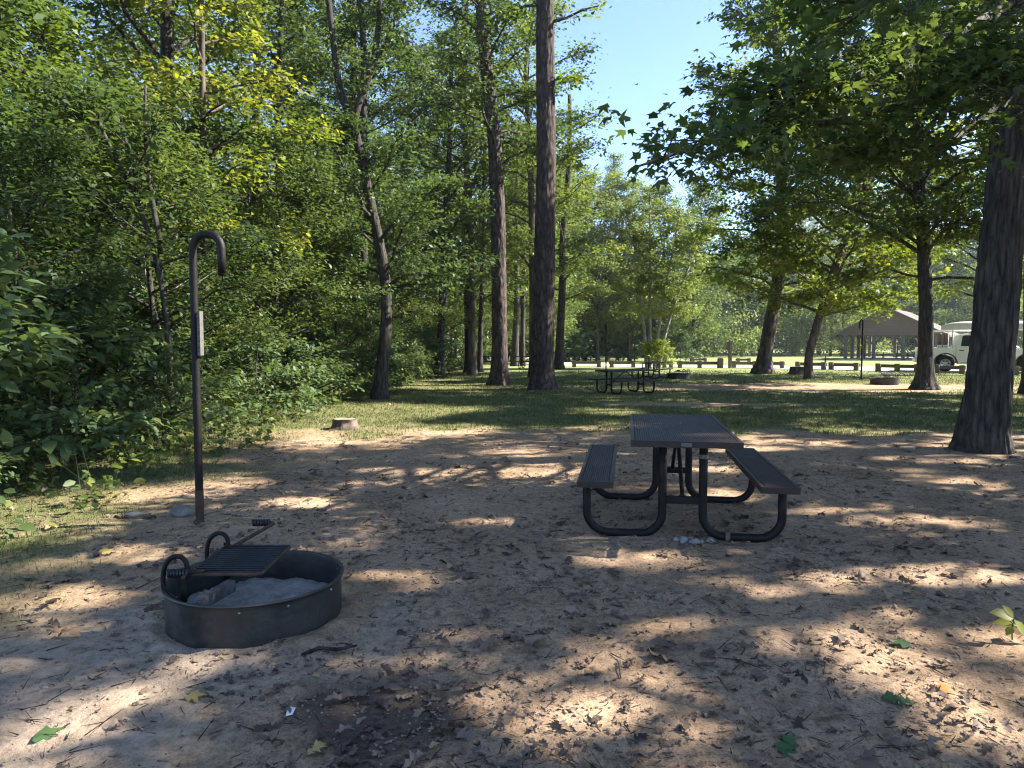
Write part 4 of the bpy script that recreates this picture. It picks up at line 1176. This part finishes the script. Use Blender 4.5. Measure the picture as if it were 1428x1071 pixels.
for i, (px, Y, r, lb) in enumerate([(613, 28.5, .17, 'short dark trunk in the shade between the forked tree and the pines'), (655, 33, .22, 'dark woodland trunk left of the sunlit-footed pine'), (669, 33.5, .13, 'thin trunk paired with the dark one left of the pines'), (779, 37, .24, 'grey trunk showing just right of the tall straight pine'), (718, 44, .22, 'distant trunk in sunlit leaves between the two pines'), (729, 45, .16, 'thin far trunk beside another between the two pines')]):
    b, path = straight(px, 0, Y, 14, (rg.uniform(-.5, .7), 0), .15, 40 + i)
    tree('woodland_tree', lb, b, path, r, r * .4, 'bark', ['leaf_dark', 'leaf', 'leaf', 'leaf_yellow', 'leaf_yellow', 'leaf_yellow'][i], 140 + i, 3.4, 13, 24, 3.1, 9, 26, .17, tint=(.5, .22))

# ---- unseen trees right of the view; their crowns, holed for the flecks, shade the clearing
for i, (x, y, H, bl, lb) in enumerate([
        (10.5, 3.2, 13, 4.4, 'leafy tree just right of the view shading the fire ring'), (15.5, 5.6, 17, 5.2, 'tall leafy tree to the right of the view shading the table'),
        (17.5, 11.0, 17, 5.2, 'tall tree behind and right of the big ridged trunk'), (15.5, -.8, 15, 5.0, 'leafy tree to the right behind the viewer'),
        (20.5, 1.5, 20, 5.6, 'tallest shade tree off to the right'), (22.5, 8.5, 20, 5.6, 'tall shade tree far to the right of the clearing'), (12.8, 5.9, 11, 3.7, 'low leafy tree to the right of the picnic table, outside the view'), (25.5, 4.5, 22, 5.6, 'very tall tree far off to the right of the fire ring'), (17.6, 15.6, 15, 4.8, 'shade tree at the right edge of the grass'), (22.5, 17.5, 18, 5.2, 'tall shade tree beyond the right picture edge')]):
    b = np.array([x, y, float(gz0(x, y))])
    path = np.array([b, b + [.1, .1, H * .3], b + [.0, .2, H * .6], b + [.2, .1, H]])
    tree('shade_tree', lb, b, path, .24, .08, 'bark_oak', 'leaf', 160 + i, 3.2, H, 34, bl, 10, 44, .27, 1.6, 12, cull='beams', tint=(.45, .2), flat=.55)

# ---- undergrowth and the far wood (masses)
rng = np.random.default_rng(29)
mb = MB()
n = 1500
cx = rng.uniform(-9, -3.3, n); cy = rng.uniform(4.6, 40, n)
ok = (cx < -3.75 + .9 * (fbm(cx * .8, cy * .8, 55, 2) - .5) + .02 * (cy - 6)) & (np.abs(cx) < .85 * cy)
cx, cy = cx[ok], cy[ok]
for X_, Y_ in zip(cx, cy):
    hgt = rng.uniform(.15, .75); m = int(rng.uniform(14, 34))
    zz = rng.uniform(.05, 1, m) * hgt; sp = .10 + .16 * zz
    p = np.stack([X_ + rng.normal(0, 1, m) * sp, Y_ + rng.normal(0, 1, m) * sp, float(gz0(X_, Y_)) + zz], 1)
    d = rng.standard_normal((m, 3)); d[:, 2] = d[:, 2] * .4 + .1
    stamp(mb, T_BROAD if X_ > -4.6 else T_SIMPLE, p, d, np.array([0, 0, 1.0]) + rng.standard_normal((m, 3)) * .5, rng.uniform(.05, .13, m), np.clip(rng.normal(.5, .25, m), 0, 1))
    ns_ = m // 3; b0 = np.stack([X_ + rng.normal(0, .05, ns_), Y_ + rng.normal(0, .05, ns_), np.full(ns_, float(gz0(X_, Y_)) - .02)], 1)
    twigs(mb, b0, p[:ns_], .0025)
o = mb.build('undergrowth', M['leaf']); tag(o, 'low green weeds along the foot of the left woodland', 'undergrowth', kind='stuff')


def wood_mass(name, label, spots, leaf, seed, L=.5, nleaf=2600, trunks=True):
    rng = np.random.default_rng(seed); cm = MB()
    for (x, y, H, rad) in spots:
        z0 = float(gz0(x, y)); nb = 34; tt = rng.uniform(.15, .8)
        cen = []
        for b in range(nb):
            u = rng.uniform(0.04, 1); f = rad * (.45 + .55 * math.sin(PI * min(1, u * .8 + .18))) * (1 - .45 * u * u)
            a = rng.uniform(0, 2 * PI); rr = f * math.sqrt(rng.uniform(.05, 1))
            cen.append((x + rr * math.cos(a), y + rr * math.sin(a), z0 + .3 + u * (H - .3)))
        cen = np.array(cen); k = nleaf // nb
        idx = np.repeat(np.arange(nb), k); n = len(idx)
        p = cen[idx] + rng.standard_normal((n, 3)) * np.array([.85, .85, .45]) * rad * .22
        p[:, 2] = np.maximum(p[:, 2], z0 + .1)
        d = rng.standard_normal((n, 3)); d[:, 2] = d[:, 2] * .5 - .3
        stamp(cm, T_SIMPLE, p, d, np.array([0, 0, 1.0]) + rng.standard_normal((n, 3)) * .6, L * rng.uniform(.6, 1.2, n), np.clip(tt + rng.normal(0, .16, nb)[idx] + rng.normal(0, .1, n), 0, 1))
        cm.tube([(x, y, z0 - .2), (x + .1, y, z0 + H * .4), (x, y, z0 + H * .85)], [.22, .17, .06], 6, caps=False)
        cm.tint[-1][:] = 0
    o = cm.build(name, M[leaf]); return tag(o, label, 'woodland', kind='stuff')


rgw = np.random.default_rng(5)
sp = []
for y in np.arange(9, 60, 3.4):
    for x in np.arange(-13, -45, -4.2):
        if abs(x) < .85 * y + 6: sp.append((x + rgw.uniform(-1.5, 1.5), y + rgw.uniform(-1.5, 1.5), rgw.uniform(5.5, 10), rgw.uniform(2.6, 3.8)))
for y in np.arange(54, 80, 5):
    for x in np.arange(-24, 2, 4.5): sp.append((x + rgw.uniform(-1.5, 1.5), y + rgw.uniform(-1.5, 1.5), rgw.uniform(11, 17), rgw.uniform(3, 4.2)))
wood_mass('woodland', 'dense woodland closing the view behind the left-hand trees', sp, 'leaf', 61, .30, 3400)
sp = []
for i in range(58):
    x = rgw.uniform(2, 100); y = 104 + rgw.uniform(0, 24) + .02 * x
    sp.append((x, y, rgw.uniform(12, 19) if x > 24 else rgw.uniform(9, 14), rgw.uniform(4.5, 6.5)))
for x, y, H in [(7, 68, 10), (11, 74, 11), (14, 80, 11), (3, 64, 10), (19, 90, 12), (24, 92, 13), (0, 60, 10)]: sp.append((x, y, H, 4.2))
wood_mass('treeline', 'far line of trees across the sunlit lawn', sp, 'leaf_far', 62, .45, 4200)

sp = [(rgw.uniform(24, 82), rgw.uniform(93, 102), rgw.uniform(5, 13), rgw.uniform(2.8, 5)) for _ in range(26)]
wood_mass('treeline', 'brighter small trees standing before the far tree line', sp, 'leaf_pale', 63, .36, 3000)

# hill with trees behind the pavilion
n = 60; xs = np.linspace(20, 330, n); ys = np.linspace(170, 420, 30)
Xh, Yh = np.meshgrid(xs, ys)
Zh = -3 + 55 * np.exp(-((Xh - 150) / 75) ** 2) * sstep(170, 330, Yh) + 3 * fbm(Xh * .05, Yh * .05, 71, 3)
idx = np.arange(n * 30).reshape(30, n)
F = np.stack([idx[:-1, :-1], idx[:-1, 1:], idx[1:, 1:], idx[1:, :-1]], 2).reshape(-1, 4)
M['hill'] = plain('wooded_hill', (.03, .05, .025), (.06, .085, .035), .2, .95, .1)
tag(MB().add(np.stack([Xh, Yh, Zh], 2).reshape(-1, 3), F).build('hill', M['hill']), 'wooded hill rising behind the pavilion', 'hill', kind='structure')
rng = np.random.default_rng(31); cm = MB(); m = 52000
i = rng.integers(0, Xh.size, m // 40); px_, py_ = Xh.ravel()[i] + rng.uniform(-3, 3, len(i)), Yh.ravel()[i] + rng.uniform(-4, 4, len(i))
pz_ = Zh.ravel()[i]; idx = np.repeat(np.arange(len(i)), 40)
p = np.stack([px_, py_, pz_ + 5], 1)[idx] + rng.standard_normal((len(idx), 3)) * np.array([2.4, 2.4, 2.6])
stamp(cm, T_SIMPLE, p, rng.standard_normal((len(idx), 3)), np.array([0, -.5, 1.0]) + rng.standard_normal((len(idx), 3)) * .6, rng.uniform(1.2, 2.4, len(idx)), np.clip(rng.normal(.5, .2, len(i))[idx] + rng.normal(0, .1, len(idx)), 0, 1))
tag(cm.build('hill_forest', M['leaf_far']), 'forest covering the distant hill', 'forest', kind='stuff')

# ================================================================== TIMBER RAILS, POSTS
def rail(px0, Y0, px1, Y1, label, mid=False):
    a = np.array([(px0 - 714) / 990 * Y0, Y0]); b = np.array([(px1 - 714) / 990 * Y1, Y1]); c = (a + b) / 2; d = b - a; ln = np.linalg.norm(d)
    t = thing('timber_rail', label, 'timber rail', (c[0], c[1], float(gz0(*c))), math.atan2(d[1], d[0]), 'low timber rails along the drive')
    MB().box((0, -.0, .27), (ln - .02, .16, .16)).build('beam', M['wood'], t, smooth=False)
    for x in ([-ln / 2 + .14, ln / 2 - .14] + ([0] if mid else [])):
        MB().box((x, -.152, .13), (.22, .14, .52)).build('post', M['wood'], t, smooth=False)
    return t


for a in [(797, 41, 838, 41, 'low timber rail left of the far lantern pole'), (849, 40.5, 886, 40.5, 'low timber rail behind the side-on picnic table'), (922, 40, 938, 40, 'short end of timber rail just right of the sapling clump'),
          (944, 39.5, 1006, 39.3, 'long timber rail left of the sign post', True), (1020, 39, 1056, 38.6, 'timber rail between the sign post and the thick leaning trunk'), (1072, 38.2, 1095, 37.8, 'timber rail end right of the thick leaning trunk'),
          (1110, 37.4, 1154, 36.4, 'timber rail behind the leaning tan trunk'), (1157, 36.3, 1200, 35.2, 'timber rail left of the slim pole in front of the pavilion'), (1222, 34.4, 1285, 33, 'timber rail behind the tilted-grate fire ring', True),
          (1302, 32.4, 1348, 31.6, 'timber rail in front of the truck rear wheel'), (1412, 30.4, 1450, 29.8, 'timber rail right of the big ridged trunk')]: rail(*a)
for a in [(962, 57, 985, 57, 'far timber rail across the drive, above the long rail'), (1026, 56, 1046, 56, 'far timber rail across the drive, right of the sign post'), (905, 58, 930, 58, 'far timber rail seen through the sapling stems')]: rail(*a)
x = (1018 - 714) / 990 * 38.8
t = thing('sign_post', 'square brown post carrying a small sign turned edge-on, by the timber rails', 'sign post', (x, 38.8, float(gz0(x, 38.8))), R(8))
MB().box((0, 0, .7), (.15, .15, 1.6)).build('post', M['wood'], t, smooth=False)
MB().box((-.105, 0, 1.22), (.05, .42, .45)).build('sign_panel', M['post'], t, smooth=False)
x = (1004.5 - 714) / 990 * 38.9
t = thing('bollard', 'stout short timber post at the right end of the long rail', 'bollard', (x, 38.9, float(gz0(x, 38.9))))
MB().box((0, 0, .22), (.26, .26, .60)).build('post', M['wood'], t, smooth=False); MB().box((0, 0, .545), (.22, .22, .05), taper=.6).build('cap', M['wood'], t, smooth=False)

# ================================================================== PAVILION
def pavilion():
    org = np.array([34.9, 76.0]); u = R(-37)
    zg = float(gz0(38, 76))
    t = thing('pavilion', 'open-sided brown picnic pavilion with gabled roof across the lawn', 'pavilion', (org[0], org[1], zg), u)
    Wd, Dp, he, hp = 9.4, 14.0, 2.65, 5.45
    MB().box((Wd / 2, Dp / 2, -.15), (Wd + .4, Dp + .4, .5)).build('floor_slab', M['concrete'], t, smooth=False)
    xs = [.6, 3.33, 6.07, 8.8]; ysp = [.5, 3.75, 7.0, 10.25, 13.5]
    def brace(mb, a, b): 
        mb.tube([a, b], .07, 4)
    for j, y in enumerate(ysp):
        for i, x in enumerate(xs):
            if 0 < j < 4 and 0 < i < 3: continue
            p = MB().box((x, y, .1 + he / 2 - .05), (.30, .30, he)).build('post', M['post'], t, smooth=False)
            mb = MB()
            for s in (-1, 1):
                if j in (0, 4): brace(mb, (x + s * .15, y, he - .95), (x + s * .85, y, he - .05))
                if i in (0, 3) and j and 0 < y + s * .9 < Dp: brace(mb, (x, y + s * .15, he - .95), (x, y + s * .85, he - .05))
            mb.build('knee_brace', M['post'], p, smooth=False)
    for y in (.5, 13.5):
        MB().box((Wd / 2, y, he + .1), (Wd - .6, .3, .3)).build('beam', M['post'], t, smooth=False)
    for x in (.6, 8.8):
        MB().box((x, Dp / 2, he + .102), (.29, Dp - 1.6, .3)).build('beam', M['post'], t, smooth=False)
    for y, s in ((.34, -1), (13.66, 1)):
        nb = 9
        mb = MB()
        sl = (hp - he - .35) / (Wd / 2 + .3)
        for k in range(nb):
            z0 = he + .0 + k * .27; z1 = z0 + .235
            f = lambda z: max(.05, min(Wd / 2 + .1, (hp - .22 - z) / sl - .1))
            a, b = f(z0), f(z1)
            mb.prism([(Wd / 2 - a, z0), (Wd / 2 + a, z0), (Wd / 2 + b, z1), (Wd / 2 - b, z1)], y - .02 * s, y + .035 * s)
        mb.build('gable_siding', M['siding'], t, smooth=False)
    ov = .75
    zl = he + .02
    for s in (-1, 1):
        xe = Wd / 2 + s * (Wd / 2 + ov)
        poly = [(Wd / 2, hp), (xe, zl - .05), (xe, zl - .22), (Wd / 2, hp - .17)]
        if s > 0: poly = poly[::-1]
        MB().prism(poly, -.25, Dp + .25).build('roof', M['roofm'], t, smooth=False)
    mb = MB()
    for s in (-1, 1):
        xe = Wd / 2 + s * (Wd / 2 + ov + .02)
        poly = [(Wd / 2, hp + .02), (xe, zl - .03), (xe, zl - .28), (Wd / 2, hp - .24)]
        if s > 0: poly = poly[::-1]
        mb.prism(poly, -.31, -.253)
    mb.build('barge_board', M['roofm'], t, smooth=False)
    # tables standing inside
    ca, sa = math.cos(u), math.sin(u)
    for i, (lx, ly, lb) in enumerate([(2.3, 4, 'picnic table at the left front under the pavilion roof'), (5.3, 5.2, 'picnic table in the middle under the pavilion roof'), (8.3, 3.6, 'picnic table at the right front under the pavilion roof'),
                                      (2.3, 9, 'picnic table at the left rear under the pavilion roof'), (5.3, 10, 'picnic table in the middle rear under the pavilion roof'), (8.3, 9, 'picnic table at the right rear under the pavilion roof')]):
        w = org + np.array([ca * lx - sa * ly, sa * lx + ca * ly])
        src = [o for o in bpy.data.objects if o.name == 'picnic_table.001'][0]
        copy_thing(src, (w[0], w[1], zg + .1), u + R(90), None, lb, 'picnic tables under the pavilion')


pavilion()

# ================================================================== TRUCK AND CANOE
def truck():
    Y = 34.6; x0 = 19.69; TR = R(-25)
    zt = float(gz0(x0 + 2.0, Y - 1)) + .03
    t = thing('pickup_truck', 'cream white pickup truck with a roof rack parked on the drive, half hidden by trunks', 'pickup truck', (x0, Y, zt), TR)
    W_ = .90
    def arch(cx, r=.46, n=12): return [(cx + r * math.cos(a), .38 + r * math.sin(a)) for a in np.linspace(PI, 0, n)]
    lower = [(0, .50), (0.02, .95), (.0, 1.12), (1.48, 1.12), (1.50, 1.16), (3.9, 1.10), (4.95, 1.02), (5.30, .92), (5.36, .62), (5.30, .42)]
    bot = [(4.85, .40)] + [(x, z) for x, z in arch(4.32)[::-1]] + [(3.82, .36), (1.70, .36)] + [(x, z) for x, z in arch(1.13)[::-1]] + [(.62, .45)]
    poly = lower + bot
    mb = MB().prism(poly[::-1], -W_, W_)
    o = mb.build('body', M['paint'], t, smooth=False)
    bv = o.modifiers.new('bevel', 'BEVEL'); bv.width = .035; bv.segments = 2; bv.limit_method = 'ANGLE'; bv.angle_limit = R(40)
    # cab: tapers inwards upwards
    def cabv(poly, y_of): 
        k = len(poly); V = []
        for s in (-1, 1):
            for x, z in poly: V.append((x, s * y_of(z), z))
        F = [list(range(k)), list(range(2 * k - 1, k - 1, -1))] + [[i, k + i, k + (i + 1) % k, (i + 1) % k] for i in range(k)]
        return MB().add(V, F)
    yo = lambda z: .87 - .19 * max(0, (z - 1.1)) / .65
    cab = [(1.53, 1.12), (1.66, 1.70), (1.82, 1.775), (2.9, 1.80), (3.25, 1.75), (4.02, 1.12)]
    o = cabv(cab[::-1], yo).build('cab', M['paint'], t, smooth=False)
    bv = o.modifiers.new('bevel', 'BEVEL'); bv.width = .05; bv.segments = 3; bv.limit_method = 'ANGLE'; bv.angle_limit = R(30)
    for poly in ([(1.73, 1.20), (1.80, 1.66), (1.90, 1.70), (2.56, 1.71), (2.58, 1.20)], [(2.68, 1.20), (2.68, 1.71), (3.10, 1.70), (3.22, 1.66), (3.66, 1.20)]):
        k = len(poly)
        for s in (-1, 1):
            V = [(x, s * (yo(z) + .004), z) for x, z in poly] + [(x, s * (yo(z) - .03), z) for x, z in poly]
            F = [list(range(k))[::s], list(range(2 * k - 1, k - 1, -1))[::s]] + [[i, k + i, k + (i + 1) % k, (i + 1) % k] for i in range(k)]
            MB().add(V, F).build('side_window', M['glass'], t, smooth=False)
    V = [(3.33, -.62, 1.72), (3.33, .62, 1.72), (4.05, .74, 1.14), (4.05, -.74, 1.14)]; V += [(x + .035, y, z + .03) for x, y, z in V]
    MB().add(V, [[3, 2, 1, 0], [4, 5, 6, 7], [0, 1, 5, 4], [1, 2, 6, 5], [2, 3, 7, 6], [3, 0, 4, 7]]).build('windscreen', M['screen'], t, smooth=False)
    for cx in (1.13, 4.32):
        for s in (-1, 1):
            w = MB().lathe([(.20, -.11), (.33, -.125), (.375, -.09), (.385, 0), (.375, .09), (.33, .125), (.20, .11)], 32, (cx, s * .80, .385), 'y').build('wheel', M['tyre'], t)
            mb = MB().lathe([(.001, -.02), (.06, -.03), (.20, -.055), (.215, -.09), (.205, -.10), (.19, -.04), (.05, .03), (.001, .03)], 24, (cx, s * .80 + (s * .03), .385), 'y') if s < 0 else MB().lathe([(.001, .02), (.06, .03), (.20, .055), (.215, .09), (.205, .10)], 24, (cx, .83, .385), 'y')
            mb.build('rim', M['rim'], w)
            if s < 0:
                h = MB()
                for q in range(6):
                    a = q * PI / 3; h.tube([(cx + .125 * math.cos(a), -.885, .385 + .125 * math.sin(a)), (cx + .125 * math.cos(a), -.84, .385 + .125 * math.sin(a))], .035, 8)
                h.build('rim_hole', M['trim'], w)
            mb = MB(); pts = [(cx + .475 * math.cos(a), s * (W_ + .004), .38 + .475 * math.sin(a)) for a in np.linspace(0, PI, 14)]
            mb.tube(pts, .028, 6); mb.build('arch_gap_band', M['trim'], t)  # black band imitates the shaded gap round the wheel
    mb = MB()
    for x in (1.535, 2.63, 3.70): mb.box((x, -W_ - .0005, .78), (.014, .006, .70))
    mb.box((2.72, -W_ - .0005, .43), (1.94, .006, .014)); mb.build('door_seam', M['trim'], t, smooth=False)
    MB().box((1.76, -W_ - .012, 1.00), (.19, .022, .04)).build('door_handle', M['trim'], t, smooth=False)
    MB().box((3.58, -W_ - .11, 1.22), (.10, .18, .17)).build('wing_mirror', M['trim'], t, smooth=False)
    MB().box((5.36, 0, .52), (.12, 1.72, .20)).build('bumper', M['trim'], t, smooth=False)
    for s in (-1, 1): MB().box((5.24, s * .72, .84), (.20, .30, .16)).build('headlight', M['screen'], t, smooth=False)
    MB().box((-.04, 0, .52), (.14, 1.70, .18)).build('bumper', M['rim'], t, smooth=False)
    # rack over the bed and cab
    mb = MB()
    for s in (-1, 1):
        for x in (.45, 1.40): mb.tube([(x, s * .80, 1.10), (x, s * .80, 1.90)], .03, 8)
        mb.tube([(.22, s * .80, 1.91), (2.3, s * .80, 1.91)], .035, 8)
    for x in (.26, .8, 1.4, 2.25): mb.tube([(x, -.85, 1.93), (x, .85, 1.93)], .028, 8)
    mb.build('rack', M['white'], t)
    c, s_ = math.cos(TR), math.sin(TR)
    # canoe, upside down on the rack
    cn = thing('canoe', 'long cream canoe lying keel-up on the truck rack', 'canoe', (x0 + 1.0 * c, Y + 1.0 * s_, zt + 1.96), TR)
    n, k = 40, 13; V = []
    for i in range(n):
        u = i / (n - 1); w = .40 * math.sin(PI * min(max(u, .001), .999)) ** .6; h = .40 + .02 * abs(u - .5) * 2
        hh = h * (1 - .55 * abs(2 * u - 1) ** 5)
        for j in range(k):
            a = PI * j / (k - 1); V.append((u * 4.3, -w * math.cos(a) * (1 if True else 0), hh * math.sin(a) ** .75))
    ii = np.arange(n * k).reshape(n, k); F = np.stack([ii[:-1, :-1], ii[:-1, 1:], ii[1:, 1:], ii[1:, :-1]], 2).reshape(-1, 4)
    MB().add(V, F).build('hull', M['cream'], cn)
    mb = MB(); mb.tube([(q[0], q[1], q[2]) for q in V[0::k]], .022, 6); mb.tube([(q[0], q[1], q[2]) for q in V[k - 1::k]], .022, 6); mb.build('gunwale', M['white'], cn)
    MB().tube([(1.9 + 0, q[1] * 1.03, q[2] * 1.02 + .004) for q in V[(n * 4 // 9) * k:(n * 4 // 9) * k + k]], .012, 6).build('strap', M['trim'], cn)
    for i, lx in enumerate((.92, 1.16)):
        bx = thing('rolled_bundle', ['tan rolled bundle with white foot standing in the truck bed, nearer the tail', 'tan rolled bundle with white foot standing in the truck bed, nearer the cab'][i], 'bundle', (x0 + lx * c + .42 * s_, Y + lx * s_ - .42 * c, zt + 1.12), 0, 'tan bundles in the truck bed')
        MB().lathe([(.001, 0), (.10, 0), (.10, .13), (.001, .13)], 12).build('foot', M['white'], bx)
        MB().lathe([(.001, .13), (.085, .132), (.10, .3), (.085, .55), (.09, .66), (.04, .70), (.001, .70)], 12).build('roll', M['tan'], bx)


truck()

# bird
b = P(888, 118, 60)
bd = thing('bird', 'tiny dark bird flying in the gap of blue sky', 'bird', b, .5)
MB().tube([(-.16, 0, 0), (-.08, 0, .01), (.03, 0, .015), (.12, 0, .01), (.17, 0, 0)], [.008, .035, .045, .03, .006], 8).build('body', M['trim'], bd)
for s in (-1, 1):
    MB().add([(.05, 0, .02), (.03, s * .15, .06), (-.03, s * .30, .03), (-.06, s * .14, .045), (-.05, 0, .015), (.05, 0, .012), (.03, s * .15, .052), (-.03, s * .30, .024), (-.06, s * .14, .037), (-.05, 0, .007)],
             [[0, 1, 3, 4], [1, 2, 3], [9, 8, 6, 5], [8, 7, 6]]).build('wing', M['trim'], bd)

# ================================================================== AIR
m, nt, out = newmat('haze_air')
pv = N(nt, 'ShaderNodeVolumePrincipled', inp={'Color': (.86, .93, 1, 1), 'Density': .0003, 'Anisotropy': .35})
nt.links.new(pv.outputs[0], out.inputs['Volume'])
hz = MB().box((0, 0, 40), (950, 950, 96)).build('haze', m, smooth=False)
tag(hz, 'thin bluish summer haze in the distance', 'haze', kind='stuff')

# ================================================================== LIGHT, SKY, CAMERA
w = bpy.data.worlds.new('World'); SC.world = w; w.use_nodes = True
nt = w.node_tree; nt.nodes.clear()
sky = nt.nodes.new('ShaderNodeTexSky'); sky.sky_type = 'NISHITA'; sky.sun_disc = False
sky.sun_elevation = SUN_E; sky.sun_rotation = PI / 2 - SUN_P; sky.air_density = .55; sky.dust_density = 0; sky.ozone_density = 2.6
bg = nt.nodes.new('ShaderNodeBackground'); bg.inputs['Strength'].default_value = .050
wo = nt.nodes.new('ShaderNodeOutputWorld')
nt.links.new(sky.outputs[0], bg.inputs[0]); nt.links.new(bg.outputs[0], wo.inputs[0])

sl = bpy.data.lights.new('sun', 'SUN'); sl.energy = 2.35; sl.angle = R(.55); sl.color = (1, .95, .87)
so = bpy.data.objects.new('sun', sl); COL.objects.link(so)
so.rotation_euler = Vector([-float(c) for c in SUN]).to_track_quat('-Z', 'Y').to_euler()
so.location = (20, 0, 30)

cam = bpy.data.cameras.new('camera'); co = bpy.data.objects.new('camera', cam); COL.objects.link(co)
cam.sensor_width = 36; cam.lens = 36 * FPX / W0; cam.clip_end = 3000; cam.clip_start = .05
co.location = (0, 0, CAMZ); co.rotation_euler = (PI / 2 - PITCH, 0, 0)
SC.camera = co

SC.view_settings.view_transform = 'Standard'; SC.view_settings.look = 'None'
SC.view_settings.exposure = 3.32; SC.view_settings.gamma = 1
cy = SC.cycles
cy.filter_width = 1.15
cy.max_bounces = 11; cy.diffuse_bounces = 8; cy.glossy_bounces = 2; cy.transmission_bounces = 8; cy.transparent_max_bounces = 8
cy.use_denoising = True
cy.sample_clamp_indirect = 8
